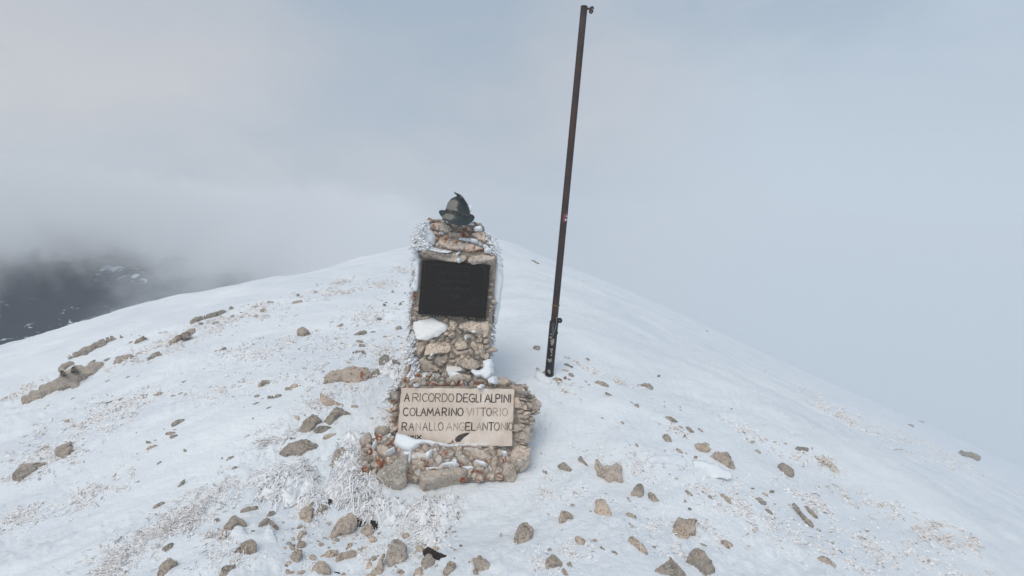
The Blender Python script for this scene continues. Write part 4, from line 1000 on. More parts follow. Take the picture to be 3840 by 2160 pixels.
# (key, polygon, tint, T factor, label, short name)
BIG = [
 ('l', [(230,910),(280,850),(330,810),(420,760),(510,725),(590,700),(640,660),(645,610),(700,580),(780,545),(860,520),(950,525),(1000,490),(1060,482),(1118,497),(1060,545),(1000,600),(900,665),(860,720),(780,742),(640,765),(560,800),(450,850),(360,885)], (.55,.1,0,.45), .3, 'longest jagged brown rock outcrop breaking through the snow slope', 'the long jagged outcrop'),
 ('l', [(725,440),(790,400),(860,375),(910,335),(960,310),(1050,268),(1120,245),(1200,215),(1300,188),(1390,166),(1385,182),(1290,212),(1200,240),(1120,285),(1060,300),(960,355),(970,368),(880,388),(800,415)], (.7,0,0,.3), .3, 'long thin curved rock ledge highest on the open snow slope', 'the thin curved ledge'),
 ('l', [(1260,440),(1300,412),(1400,400),(1485,403),(1445,425),(1350,435),(1310,470),(1230,478),(1270,455)], (.5,0,0,.35), .4, 'hooked brown stone rib above the long jagged outcrop', 'the hooked rib'),
 ('l', [(635,565),(690,500),(740,485),(818,465),(790,500),(735,525),(705,555)], (.6,0,0,.5), .35, 'flat wedge of rock just above the long jagged outcrop', 'the flat wedge'),
 ('l', [(1580,445),(1640,405),(1700,375),(1752,372),(1748,392),(1700,398),(1640,425),(1600,448)], (.9,0,0,.3), .4, 'comma shaped dark stone beside the hooked rib', 'the comma shaped stone'),
 ('7', [(1985,1160),(2020,1130),(2060,1110),(2160,1085),(2280,1050),(2370,1005),(2422,980),(2428,1000),(2360,1030),(2300,1065),(2180,1095),(2120,1112),(2030,1150)], (.8,0,0,.25), .35, 'thin dark rock ledge on the far shoulder of the slope', 'the far thin ledge'),
 ('7', [(1772,1380),(1810,1340),(1850,1320),(1950,1258),(2035,1212),(2048,1225),(2000,1255),(1990,1280),(1930,1310),(1870,1355)], (.25,0,0,.4), .35, 'tan slanting slab of rock below the far thin ledge', 'the tan slanting slab'),
 ('7', [(1400,1362),(1470,1322),(1525,1292),(1532,1308),(1480,1342),(1430,1370)], (.7,0,0,.3), .4, 'small slanting stone between the thin ledges', 'the small slanting stone'),
 ('l', [(610,1449),(650,1400),(720,1375),(790,1340),(800,1370),(780,1400),(820,1405),(760,1470),(700,1500),(620,1495)], (.7,.1,0,.45), .4, 'squat broken rock below the long jagged outcrop', 'the squat broken rock'),
 ('v', [(32,1205),(50,1175),(80,1168),(112,1163),(108,1172),(80,1190),(55,1208)], (.6,0,0,.5), .4, 'lowest slanting stone on the far edge of the snow slope', 'the slanting edge stone'),
 ('8', [(622,740),(635,690),(675,662),(720,680),(762,725),(740,745),(700,768),(640,750)], (.6,.15,0,.5), .8, 'lone angular boulder on the smooth snow halfway up the slope', 'the lone angular boulder'),
 ('8', [(905,1270),(930,1210),(990,1160),(1060,1140),(1150,1110),(1260,1095),(1390,1115),(1410,1160),(1380,1230),(1330,1270),(1240,1285),(1150,1260),(1090,1235),(1000,1255)], (.4,.72,0,.6), .40, 'broad rock covered in orange lichen beside the pillar', 'the orange lichen rock'),
 ('8', [(1510,1000),(1560,960),(1620,968),(1605,1050),(1590,1170),(1530,1140)], (1,.3,.0,.0), .2, 'dark rime crusted rock standing behind the orange lichen rock', 'the rime crusted rock'),
 ('8', [(1430,1190),(1440,1140),(1500,1110),(1530,1180),(1480,1235)], (1,.3,.0,.0), .2, 'low dark stone between the lichen rock and the rime crusted rock', 'the low dark stone'),
 ('8', [(1650,1010),(1710,1020),(1755,1090),(1740,1190),(1690,1150),(1670,1080)], (1,.2,.0,.0), .2, 'narrow dark rimed stone touching the foot of the pillar', 'the narrow rimed stone'),
 ('m', [(1085,60),(1110,56),(1150,80),(1220,135),(1300,180),(1405,215),(1370,237),(1290,222),(1160,243),(1120,210),(1108,130)], (.05,0,0,.55), .35, 'smooth tan shark fin shaped stone lying on the snow', 'the tan fin stone'),
 ('m', [(880,440),(930,385),(1000,365),(1060,385),(1125,440),(1050,480),(1000,540),(940,580),(870,598),(800,570),(850,490)], (.65,.55,0,.4), .5, 'mottled lichen stone directly below the tan fin stone', 'the mottled stone'),
 ('m', [(1145,450),(1200,375),(1260,310),(1275,262),(1310,255),(1410,280),(1420,310),(1510,335),(1400,355),(1330,385),(1290,440),(1230,500)], (.75,.4,0,.4), .5, 'bent grey stone with dark holes below the tip of the fin stone', 'the bent grey stone'),
 ('m', [(1020,540),(1070,505),(1180,500),(1260,525),(1200,570),(1110,620),(1020,590)], (1,.1,0,.2), .5, 'small black and grey stone wedged under the bent grey stone', 'the black grey stone'),
 ('m', [(1110,670),(1160,620),(1220,600),(1310,605),(1250,640),(1180,680),(1120,710)], (.2,0,0,.6), .4, 'pale slanting stone above the big layered rock', 'the pale slanting stone'),
 ('m', [(550,870),(620,780),(700,730),(850,695),(960,715),(1040,765),(1020,820),(930,840),(850,890),(800,920),(700,890),(600,915)], (.65,.25,0,.4), .5, 'big layered rock with dark cracks above the frosted grass', 'the big layered rock'),
 ('m', [(415,755),(460,710),(560,685),(650,655),(750,665),(720,700),(650,720),(560,720)], (.6,.4,0,.35), .35, 'brown rock strip behind the big layered rock', 'the brown strip'),
 ('m', [(1200,1075),(1260,950),(1300,850),(1380,790),(1430,830),(1400,900),(1350,940),(1340,1010),(1250,1050)], (.15,.3,0,.45), .4, 'upright brown slab between snow and frosted grass beside the footing', 'the upright brown slab'),
 ('b', [(1560,935),(1600,870),(1650,810),(1700,797),(1750,840),(1810,900),(1800,915),(1730,895),(1680,920),(1640,960)], (.6,.1,0,.5), .6, 'peaked boulder behind a snow drift next to the brown grass tuft', 'the peaked boulder'),
 ('b', [(1920,940),(1960,880),(2040,825),(2090,860),(2155,920),(2145,960),(2090,920),(2060,875),(2000,900)], (.8,.1,0,.5), .6, 'arched boulder over a pointed snow drift', 'the arched boulder'),
 ('b', [(2020,820),(2050,760),(2100,738),(2125,765),(2080,800)], (.85,.1,0,.45), .6, 'small cap of rock just above the arched boulder', 'the rock cap'),
 ('b', [(1680,1185),(1750,1110),(1800,1080),(1860,1058),(1905,1090),(1920,1170),(1840,1240),(1770,1210)], (.5,.1,0,.55), .7, 'domed grey tan boulder below the peaked boulder', 'the domed boulder'),
 ('b', [(890,1160),(930,1120),(1015,1088),(1000,1150),(930,1205)], (.75,.1,0,.4), .5, 'pointed grey stone among frosted grass on the lower slope', 'the pointed grey stone'),
 ('b', [(845,1455),(860,1370),(920,1300),(970,1262),(1030,1285),(1055,1320),(1000,1350),(960,1410),(910,1455)], (.45,.1,0,.55), .6, 'leaning pitted boulder cut by the bottom edge', 'the leaning pitted boulder'),
 ('b', [(1505,1455),(1540,1380),(1580,1345),(1680,1335),(1670,1365),(1620,1410),(1590,1455)], (.45,.1,0,.5), .6, 'low lumpy boulder at the bottom edge below the domed boulder', 'the low lumpy boulder'),
 ('c', [(390,590),(420,500),(490,420),(550,405),(560,470),(540,600),(520,690),(440,650)], (.2,.05,0,.8), .6, 'rounded tan boulder split down one side under frosted grass', 'the split tan boulder'),
 ('c', [(590,430),(700,440),(740,480),(700,510),(620,560),(580,590),(575,500)], (.3,.2,0,.4), .6, 'brown half of the split boulder beneath overhanging grass', 'the brown half boulder'),
 ('c', [(750,860),(770,800),(800,740),(880,620),(980,570),(1080,590),(1085,690),(1050,740),(940,780),(830,850)], (.1,.1,0,.75), .6, 'big tan wedge boulder beside a dark hollow under the grass', 'the tan wedge boulder'),
 ('c', [(1135,745),(1180,690),(1260,680),(1300,750),(1260,800),(1200,830)], (.05,0,0,.8), .7, 'rounded tan stone filling the dark hollow', 'the hollow stone'),
 ('c', [(1230,870),(1245,820),(1280,800),(1330,840),(1320,895),(1260,900)], (.05,0,0,.8), .6, 'small rounded tan stone just below the dark hollow', 'the small rounded stone'),
 ('c', [(360,850),(375,790),(420,755),(490,750),(440,800),(400,870),(365,880)], (.1,0,0,.6), .6, 'tan stone at the top of the stone cluster', 'the cluster top stone'),
 ('c', [(350,970),(390,870),(460,870),(475,930),(400,975)], (.5,.1,0,.4), .6, 'grey veined stone in the middle of the stone cluster', 'the veined stone'),
 ('c', [(290,1040),(340,980),(420,980),(430,1040),(400,1100),(380,1165),(330,1120)], (.4,.1,0,.6), .6, 'tooth shaped tan stone at the foot of the stone cluster', 'the tooth stone'),
 ('c', [(690,1060),(720,1000),(780,970),(860,985),(840,1040),(760,1085),(700,1090)], (.1,0,0,.7), .55, 'smooth brown oval stone below the tan wedge boulder', 'the brown oval stone'),
 ('c', [(825,1165),(850,1030),(900,1012),(980,1010),(1070,1000),(1060,1060),(960,1075),(870,1120)], (.25,0,0,.5), .4, 'flat half buried slab next to the brown oval stone', 'the half buried slab'),
 ('c', [(1440,1100),(1450,1020),(1510,880),(1560,860),(1620,880),(1690,980),(1670,1110),(1570,1200),(1500,1195),(1460,1180)], (.55,.05,.1,.55), .55, 'large grey topped boulder with iced pits below the frosted grass', 'the iced grey boulder'),
 ('c', [(1255,1270),(1330,1160),(1400,1020),(1425,1030),(1390,1150),(1420,1220),(1380,1295),(1270,1295)], (.05,0,0,.6), .6, 'slender tan spike of stone leaning on the iced grey boulder', 'the tan spike'),
 ('c', [(550,1290),(550,1200),(620,1145),(700,1150),(770,1230),(765,1295)], (.55,.1,0,.5), .7, 'round speckled boulder at the bottom edge below the brown oval stone', 'the round speckled boulder'),
 ('c', [(1870,1140),(1890,1080),(1940,1035),(2000,1045),(2025,1120),(1950,1255),(1880,1230)], (.75,.05,0,.5), .6, 'grey egg shaped stone beside dark bare soil', 'the grey egg stone'),
 ('c', [(1765,1290),(1800,1210),(1860,1180),(1895,1275),(1890,1295)], (.15,0,0,.6), .6, 'tan stone tucked under the grey egg stone', 'the tucked tan stone'),
 ('c', [(1800,1000),(1810,950),(1845,920),(1900,950),(1890,1030),(1840,1030)], (.3,0,0,.65), .6, 'pale tan stone above the dark bare soil', 'the pale tan stone'),
 ('c', [(2130,1240),(2200,1110),(2290,1140),(2240,1240),(2160,1295)], (.3,.15,0,.55), .6, 'upright tan grey stone at the bottom edge beside the soil patch', 'the upright tan stone'),
 ('d', [(665,1090),(670,1010),(720,910),(800,882),(870,950),(830,1010),(790,1080),(740,1110),(690,1125)], (.45,.2,0,.6), .6, 'speckled oval boulder alone on clean snow below the monument', 'the speckled oval boulder'),
 ('d', [(1130,260),(1200,210),(1290,290),(1280,325),(1200,295)], (.9,.3,0,.3), .5, 'dark pyramid stone just beside the footing corner', 'the dark pyramid stone'),
 ('d', [(1355,180),(1390,145),(1420,200),(1495,270),(1470,272),(1400,215)], (.6,.1,0,.3), .45, 'thin twisted stone above the crescent boulder', 'the twisted stone'),
 ('d', [(1545,190),(1575,190),(1620,260),(1700,290),(1780,250),(1830,290),(1840,410),(1820,430),(1750,405),(1710,440),(1650,430),(1580,370),(1550,280)], (.25,.35,.1,.7), .5, 'pale crescent boulder half filled with snow', 'the crescent boulder'),
 ('d', [(1540,640),(1600,615),(1650,640),(1690,710),(1720,780),(1690,805),(1600,800),(1530,750),(1560,700)], (.2,.1,0,.85), .55, 'cream boulder with a grey cap below the crescent boulder', 'the cream boulder'),
 ('d', [(1145,850),(1165,790),(1170,740),(1230,750),(1300,795),(1290,825),(1230,810),(1235,850),(1210,885),(1160,892)], (.15,.05,0,.5), .5, 'brown boomerang shaped stone', 'the boomerang stone'),
 ('d', [(1318,1030),(1370,1020),(1430,1060),(1412,1130),(1372,1132),(1350,1080)], (.1,0,0,.6), .55, 'smooth brown kidney shaped stone', 'the kidney stone'),
 ('d', [(1000,1400),(1005,1290),(1070,1208),(1120,1240),(1180,1340),(1120,1345),(1050,1380)], (.7,.1,0,.5), .6, 'grey hooded stone with snow under its lip', 'the hooded stone'),
 ('d', [(220,1310),(280,1235),(340,1280),(410,1350),(370,1415),(300,1410),(250,1380)], (.45,.15,0,.65), .65, 'blocky pinkish boulder with a dark hole near the bottom edge', 'the blocky boulder'),
 ('d', [(213,1385),(250,1380),(298,1455),(225,1455)], (.7,.1,0,.5), .6, 'narrow grey stone leaning under the blocky boulder', 'the narrow grey stone'),
 ('d', [(1222,1320),(1275,1293),(1310,1385),(1290,1392),(1260,1345)], (.3,.05,0,.4), .5, 'small brown triangular stone beside the hooded stone', 'the brown triangle stone'),
 ('d', [(1165,1455),(1180,1390),(1200,1366),(1268,1455)], (.1,0,0,.6), .6, 'smooth tan stone cut by the bottom edge under the hooded stone', 'the cut tan stone'),
 ('e', [(660,510),(700,483),(780,505),(825,550),(740,545)], (.6,.1,0,.5), .45, 'flat speckled stone downhill from the pole foot', 'the flat speckled stone'),
 ('e', [(1110,535),(1180,525),(1210,513),(1260,515),(1302,560),(1270,580),(1200,560)], (.7,.05,0,.5), .5, 'grey whale backed stone on the smooth open snow', 'the whale backed stone'),
 ('e', [(1425,875),(1500,880),(1575,930),(1530,937),(1450,930)], (.8,.1,0,.4), .45, 'cracked grey flat stone far out on the slope', 'the cracked flat stone'),
 ('e', [(1410,1100),(1420,1070),(1455,1065),(1485,1100),(1510,1168),(1430,1160),(1435,1130)], (.4,.35,0,.5), .5, 'rusty brown nut shaped stone', 'the rusty nut stone'),
 ('e', [(1755,1180),(1790,1172),(1840,1175),(1890,1195),(1925,1245),(1845,1280),(1780,1250)], (.1,.1,0,.65), .5, 'smooth pinkish stone like a shield', 'the shield stone'),
 ('e', [(1655,985),(1690,990),(1752,1045),(1710,1062),(1680,1035)], (.8,.05,0,.35), .45, 'dark grey wedge in a row of three small stones', 'the dark wedge'),
 ('f', [(1045,175),(1085,130),(1180,120),(1240,105),(1280,180),(1325,275),(1240,265),(1150,215)], (.25,.4,0,.6), .5, 'large brown tent shaped boulder with a lichen stain', 'the tent boulder'),
 ('f', [(190,550),(230,490),(270,450),(330,480),(325,570),(290,615),(230,580)], (.5,.2,0,.5), .6, 'cleft brown grey boulder between the crescent and the star boulder', 'the cleft boulder'),
 ('f', [(375,600),(378,560),(400,535),(440,560),(500,640),(430,663)], (.6,.15,0,.6), .5, 'speckled stone with a pale rim beside the cleft boulder', 'the speckled rim stone'),
 ('f', [(705,820),(760,840),(800,848),(850,842),(905,835),(890,880),(872,910),(890,960),(885,1000),(830,1005),(780,1065),(700,1060),(635,1010),(650,950),(670,900)], (.3,.1,0,.65), .6, 'big star shaped boulder with two horns', 'the star boulder'),
 ('f', [(165,1060),(180,1030),(215,1022),(250,1050),(340,1140),(385,1215),(300,1190),(200,1120)], (.1,.0,0,.7), .5, 'long tan carrot shaped stone', 'the carrot stone'),
 ('f', [(785,1285),(830,1240),(820,1210),(850,1180),(920,1175),(1000,1260),(1060,1300),(1100,1400),(1050,1420),(980,1455),(920,1380),(850,1330)], (.85,.15,0,.45), .55, 'large dark grey boulder below the star boulder', 'the large dark boulder'),
 ('f', [(430,1400),(500,1375),(560,1340),(580,1300),(600,1285),(640,1290),(720,1370),(780,1455),(450,1455)], (.75,.15,0,.45), .6, 'broad pitted boulder rising from the bottom edge', 'the broad pitted boulder'),
 ('f', [(1795,240),(1850,225),(1920,270),(1967,345),(1910,382),(1850,340)], (.6,.2,0,.45), .55, 'rime striped brown boulder on the outer slope', 'the rime striped boulder'),
 ('f', [(1525,612),(1580,595),(1620,620),(1665,668),(1600,668),(1570,660)], (.6,.05,0,.65), .45, 'pale grey flat stone below the rime striped boulder', 'the pale flat stone'),
 ('f', [(1160,568),(1200,565),(1225,585),(1265,610),(1280,662),(1220,657),(1205,600)], (.3,.05,0,.5), .45, 'hooked brown stone below the tent boulder', 'the hooked brown stone'),
 ('f', [(2065,690),(2110,700),(2170,755),(2232,822),(2190,815),(2110,760)], (.75,.1,0,.5), .45, 'long leaf shaped grey stone', 'the leaf stone'),
 ('f', [(1940,670),(1975,668),(2015,720),(2040,760),(2090,815),(2150,860),(2175,912),(2110,890),(2060,830),(2010,740)], (.7,.05,0,.5), .4, 'long crooked grey sliver beside the leaf stone', 'the crooked sliver'),
 ('f', [(1165,1070),(1210,1058),(1260,1080),(1300,1110),(1290,1170),(1230,1140),(1190,1110)], (.1,0,0,.65), .5, 'tan stone fading under snow beside the star boulder', 'the tan drifted stone'),
 ('g', [(655,1330),(690,1315),(740,1340),(785,1375),(780,1395),(730,1390),(690,1360)], (.35,.05,0,.6), .5, 'tan grey boulder low on the outer slope', 'the outer tan boulder'),
 ('g', [(1270,418),(1310,420),(1322,438),(1300,436)], (1,0,0,.1), .4, 'smaller dark stone on the far skyline slope', 'the smaller skyline stone'),
 ('g', [(1338,392),(1385,395),(1388,410),(1365,404)], (1,0,0,.1), .4, 'dark stone standing on the far skyline', 'the skyline stone'),
 ('g', [(1598,596),(1650,618),(1690,622),(1740,635),(1768,662),(1745,660),(1700,636),(1650,626)], (1,0,0,.1), .4, 'long dark rock line low on the far skyline slope', 'the far dark rock line'),
 ('g', [(505,578),(545,585),(595,590),(600,612),(570,596),(530,596)], (.8,0,0,.4), .4, 'bent grey stone with a snow cap on the outer slope', 'the bent capped stone'),
]
# small ones: key, cx, cy, w, h, angle(up-right positive), tint
SM = [
 ('l',1160,430,85,24,22,GR),('l',480,1395,110,34,22,GR),('l',750,1090,100,24,12,TA),('l',735,1122,70,14,10,GR),('l',1930,1120,160,40,27,GR),('l',1860,1240,120,50,8,MX),('l',1900,1265,110,40,10,DK),('l',1700,1312,60,30,0,GR),
 ('l',1780,1290,50,22,10,GR),('l',1615,1345,60,14,0,TA),('l',1660,1385,150,34,15,TA),('l',1905,1195,60,18,0,GR),('l',1785,1188,18,14,0,DK),('l',1100,905,60,18,18,DK),('l',1160,900,50,18,15,DK),('l',1212,888,55,20,18,DK),('l',1330,858,110,26,14,DK),('l',1560,855,100,16,14,GR),('l',1700,832,85,10,4,TA),('l',1730,797,34,10,0,TA),
 ('l',1890,825,66,22,6,DK),('l',1965,800,60,18,14,DK),('l',1500,1455,40,12,10,GR),('l',520,935,60,18,22,GR),('l',500,962,60,14,15,GR),('l',790,855,52,16,20,MX),('l',50,855,120,18,35,DK),('l',1000,455,90,24,28,GR),('l',1430,245,70,28,10,GR),('l',1550,215,90,26,30,GR),('l',1520,172,30,14,15,GR),('l',1430,160,24,10,10,GR),('l',810,735,90,18,20,GR),('l',280,1262,90,12,15,MX),('l',490,1180,30,24,0,GR),('l',1165,660,70,12,20,TA),('l',1070,1075,55,30,0,GR),('l',2000,670,60,18,18,MX),('l',1965,707,20,10,0,DK),('l',1440,450,60,18,25,GR),('l',1260,470,80,16,10,GR),('l',1390,620,60,18,20,TA),('l',1735,812,60,8,5,TA),
 ('7',2100,1155,60,38,10,GR),('7',2255,1145,80,36,10,GR),('7',2390,1107,40,20,0,GR),('7',2430,1078,50,34,20,GR),('7',2310,1172,26,24,0,TA),('7',2408,1132,50,12,8,MX),('7',2330,1425,90,34,30,GR),('7',2300,1275,14,10,0,DK),('7',2490,1135,36,24,0,GR),
 ('8',255,480,70,50,-10,GR),('8',325,390,90,28,-5,DK),('8',620,385,110,34,8,GR),('8',820,280,55,22,15,GR),('8',170,435,62,24,10,GR),('8',180,545,50,38,0,GR),('8',12,505,34,24,0,DK),('8',610,530,72,14,22,TA),('8',1045,785,44,30,-15,TA),('8',1305,823,98,14,-4,MX),('8',980,905,50,10,4,DK),('8',1725,668,75,44,15,GR),('8',1300,730,170,38,16,DK),('8',1440,712,60,22,10,DK),('8',1280,928,150,28,4,DK),('8',1330,868,90,12,0,DK),('8',1350,950,90,10,-8,DK),('8',1590,390,44,12,-8,DK),('8',1545,372,30,10,-10,DK),('8',1690,400,46,10,5,GR),('8',1765,385,60,16,18,GR),('8',1570,426,50,9,-10,DK),('8',1740,418,50,8,8,DK),('8',1085,640,84,24,27,MX),('8',1090,580,20,12,0,DK),('8',432,640,26,12,-10,GR),('8',1510,580,62,13,-4,GR),('8',1695,910,80,14,6,DK),('8',1580,765,50,28,0,MX),('8',1722,762,32,28,0,MX),('8',1755,833,34,14,0,MX),('8',630,322,46,10,5,GR),('8',722,866,24,8,0,DK),('8',1455,188,70,16,5,GR),('8',1850,290,34,24,0,GR),('8',1795,290,26,20,0,GR),('8',1660,280,40,8,0,GR),
 ('8',1495,1280,84,30,-3,GR),('8',250,1278,150,52,32,MX),('8',590,1300,90,60,5,TA),('8',905,1145,50,20,-15,GR),('8',1190,1048,46,22,10,TA),('8',532,1195,30,14,-15,DK),('8',600,1195,20,16,0,DK),('8',180,1410,72,36,18,GR),('8',36,1225,40,14,10,GR),('8',40,1255,50,20,20,MX),('8',400,1412,110,30,25,GR),('8',1010,1122,40,12,0,DK),('8',1430,1120,60,16,-8,GR),('8',705,1105,50,24,-10,TA),('8',1600,915,60,30,-10,MX),
 ('m',770,390,90,80,-40,TA),('m',500,100,120,26,26,GR),('m',410,120,100,12,6,GR),('m',300,130,60,12,14,GR),('m',230,97,84,44,24,MX),('m',210,195,132,22,22,GR),('m',110,190,50,18,0,TA),('m',50,247,60,18,14,GR),('m',262,212,60,10,15,TA),('m',390,250,92,18,27,GR),('m',100,635,72,22,28,GR),('m',1540,248,180,22,-4,MX),('m',1800,395,66,20,12,MX),('m',1942,485,60,30,35,TA),('m',500,46,26,10,15,GR),('m',1385,217,38,34,0,TA),('m',175,400,30,40,30,TA),('m',650,8,180,14,2,MX),('m',940,55,40,10,25,TA),
 ('b',745,12,62,12,4,GR),('b',745,100,62,12,14,TA),('b',860,222,82,22,32,GR),('b',1145,97,42,9,4,GR),('b',1100,450,134,38,50,GR),('b',1675,292,84,50,45,GR),('b',1537,265,30,18,55,MX),('b',1625,172,110,30,32,GR),('b',855,680,150,50,27,GR),('b',1845,732,218,34,13,MX),('b',1490,850,80,14,6,GR),('b',1887,970,66,40,-15,GR),('b',490,1415,110,18,30,GR),('b',780,958,50,22,30,TA),('b',1250,370,40,9,-5,TA),('b',980,52,24,8,20,GR),('b',1165,947,50,7,-4,GR),('b',2240,672,46,16,5,TA),('b',1365,1012,30,20,60,GR),('b',925,68,30,8,12,TA),
 ('c',265,1135,74,70,0,TA),('c',650,915,84,64,0,TA),('c',560,1072,98,80,-10,TA),('c',668,1052,80,36,35,TA),('c',1050,1000,90,56,-15,TA),('c',1153,967,114,56,10,MX),('c',1005,920,58,86,-35,TA),('c',975,960,58,60,20,TA),('c',1295,1080,82,76,10,TA),('c',1238,1165,70,100,-25,TA),('c',1680,808,88,76,10,TA),('c',2030,788,120,58,-28,MX),('c',1610,1252,96,84,0,TA),('c',428,702,96,56,-15,MX),('c',415,1250,106,50,22,TA),('c',255,1240,66,70,0,MX),('c',2065,962,120,50,-25,TA),('c',1465,925,84,22,60,TA),('c',320,596,60,20,12,MX),('c',215,960,52,66,-20,TA),('c',305,960,66,84,60,TA),('c',270,900,56,60,30,MX),('c',320,850,46,64,20,MX),('c',930,1275,70,50,0,TA),('c',1240,1275,90,40,5,TA),('c',1950,910,80,46,5,TA),('c',1530,880,60,60,10,TA),('c',2500,1140,80,150,-10,MX),('c',2450,1120,26,30,0,GR),('c',310,1250,60,56,10,TA),('c',860,565,34,40,0,GR),('c',545,1165,24,40,0,GR),('c',1800,1140,24,26,0,TA),('c',395,480,60,40,50,DK),
 ('d',1303,685,64,36,-38,GR),('d',1047,1168,52,42,-30,GR),('d',1478,990,62,20,-15,GR),('d',1460,955,30,16,-10,GR),('d',1540,1065,66,32,-30,GR),('d',1625,1155,100,30,-38,MX),('d',1528,1188,66,16,-12,GR),('d',1762,1205,96,44,-30,GR),('d',1825,1012,74,42,5,TA),('d',1838,846,56,24,15,TA),('d',1932,805,140,24,-22,MX),('d',1932,898,90,20,-48,TA),('d',1584,1000,26,24,0,GR),('d',1270,1330,24,14,0,TA),('d',512,1010,22,60,-20,TA),('d',178,1305,30,36,0,GR),('d',810,1440,50,26,0,GR),('d',1450,692,40,10,10,TA),('d',1408,735,22,30,60,TA),('d',1705,1365,16,40,-20,TA),('d',1745,1412,40,14,-20,MX),('d',1820,1366,18,10,0,TA),('d',1000,330,80,10,-20,MX),('d',1490,755,30,30,0,MX),('d',850,745,40,8,-30,TA),
 ('e',820,632,112,22,-22,GR),('e',385,322,142,22,-20,GR),('e',592,255,50,28,-25,GR),('e',342,376,88,32,-5,TA),('e',415,427,68,42,-28,GR),('e',568,495,50,16,-30,GR),('e',607,530,40,16,-30,GR),('e',1122,760,72,38,-22,GR),('e',1068,722,60,10,-32,MX),('e',1615,998,90,24,-28,GR),('e',1815,1022,84,24,-32,GR),('e',1588,1250,90,36,-45,MX),('e',980,955,118,22,-52,GR),('e',757,900,54,20,-35,GR),('e',1045,1180,70,14,-50,GR),('e',1132,1200,96,26,-65,MX),('e',212,990,74,28,-20,GR),('e',138,1035,40,70,5,GR),('e',300,727,50,9,-28,GR),('e',1420,716,34,14,0,GR),('e',1597,772,30,8,-25,DK),('e',1597,806,28,9,-20,DK),('e',1252,927,32,8,15,MX),('e',1882,1170,104,20,-22,MX),('e',35,128,84,60,-12,MX),('e',1640,1100,36,6,0,GR),('e',1655,1278,50,14,-40,TA),('e',1812,1308,30,12,-20,MX),('e',1760,1330,44,8,-6,MX),('e',1925,1228,44,20,-35,TA),('e',1360,446,44,6,-15,GR),('e',48,360,50,30,-20,MX),('e',1620,1310,60,12,-30,GR),('e',650,405,12,8,0,GR),
 ('f',182,632,120,18,-52,DK),('f',822,550,112,26,-40,MX),('f',765,640,68,32,5,MX),('f',826,725,62,36,-10,DK),('f',990,1120,136,30,-24,GR),('f',1797,1070,80,40,-12,TA),('f',1760,1117,48,36,-15,TA),('f',1862,1118,76,26,-4,GR),('f',1828,1152,46,30,-20,TA),('f',1878,1155,36,22,-35,GR),('f',1570,100,64,34,-22,GR),('f',1512,500,48,24,-22,GR),('f',1650,567,72,34,-25,TA),('f',1690,752,110,36,-35,GR),('f',1742,822,36,44,0,DK),('f',1532,970,70,26,-52,TA),('f',2238,953,60,15,-42,GR),('f',1960,835,36,14,-45,GR),('f',440,1138,44,36,-10,GR),('f',1438,1232,84,26,-22,GR),('f',1048,590,54,34,-35,GR),('f',940,815,50,14,-38,MX),('f',195,895,10,10,0,TA),('f',1717,543,70,10,-4,GR),('f',960,540,50,26,20,GR),('f',1620,930,30,16,-35,DK),('f',1585,942,14,14,0,DK),('f',2082,908,26,10,0,DK),('f',795,120,40,14,-30,TA),('f',940,150,30,14,-25,TA),('f',890,170,40,8,-10,TA),('f',1575,1290,20,12,-10,GR),('f',1630,1265,40,20,-40,MX),('f',330,315,70,12,-50,MX),('f',1742,460,20,20,-40,TA),('f',1120,1025,40,22,-20,TA),('f',1470,1130,30,30,0,TA),('f',1440,1152,16,12,0,MX),('f',2265,245,50,10,-20,TA),('f',1500,2,80,10,-10,TA),('f',700,650,20,10,0,DK),
 ('g',960,1193,92,24,-12,MX),('g',993,1144,42,16,-15,GR),('g',760,1153,42,13,5,GR),('g',760,1230,34,20,-25,MX),('g',763,1270,40,18,-15,TA),('g',820,1285,44,9,-35,GR),('g',1072,1345,66,13,-45,GR),('g',833,1355,40,18,-20,MX),('g',673,1138,34,14,-40,DK),('g',772,1303,28,14,-15,TA),('g',895,1188,34,9,-10,GR),('g',685,696,30,7,-10,MX),('g',78,313,12,9,0,DK),('g',258,606,46,22,-22,GR),('g',500,1066,22,12,-45,GR),('g',580,1111,24,8,0,DK),('g',1085,310,20,6,0,TA),('g',1190,327,20,8,0,TA),('g',375,540,30,12,0,TA),('g',305,422,12,8,0,TA),('g',860,740,12,7,0,TA),
 ('v',1350,661,16,4,-20,DK),('v',1342,656,12,3,-12,DK),('v',1467,708,6,3,0,DK),('v',1779,833,5,3,0,DK),
]
_r = np.random.RandomState(99); _used = [CONV[k](x[0][0], x[0][1]) for k, x in []]
for _i in range(170):
    _x = _r.uniform(690, 1160); _y = _r.uniform(1300, 1440); _w = 4 + 10 * _r.uniform(0, 1) ** 2
    _q = (_x * V, _y * V)
    if any(abs(_q[0] - np.mean([CONV[b_[0]](*p_)[0] for p_ in b_[1]])) < 26 and abs(_q[1] - np.mean([CONV[b_[0]](*p_)[1] for p_ in b_[1]])) < 22 for b_ in BIG): continue
    SM.append(('v', _x, _y, _w, _w * _r.uniform(.5, .9), _r.uniform(-40, 40), [TA, MX, GR, TA][_i % 4]))
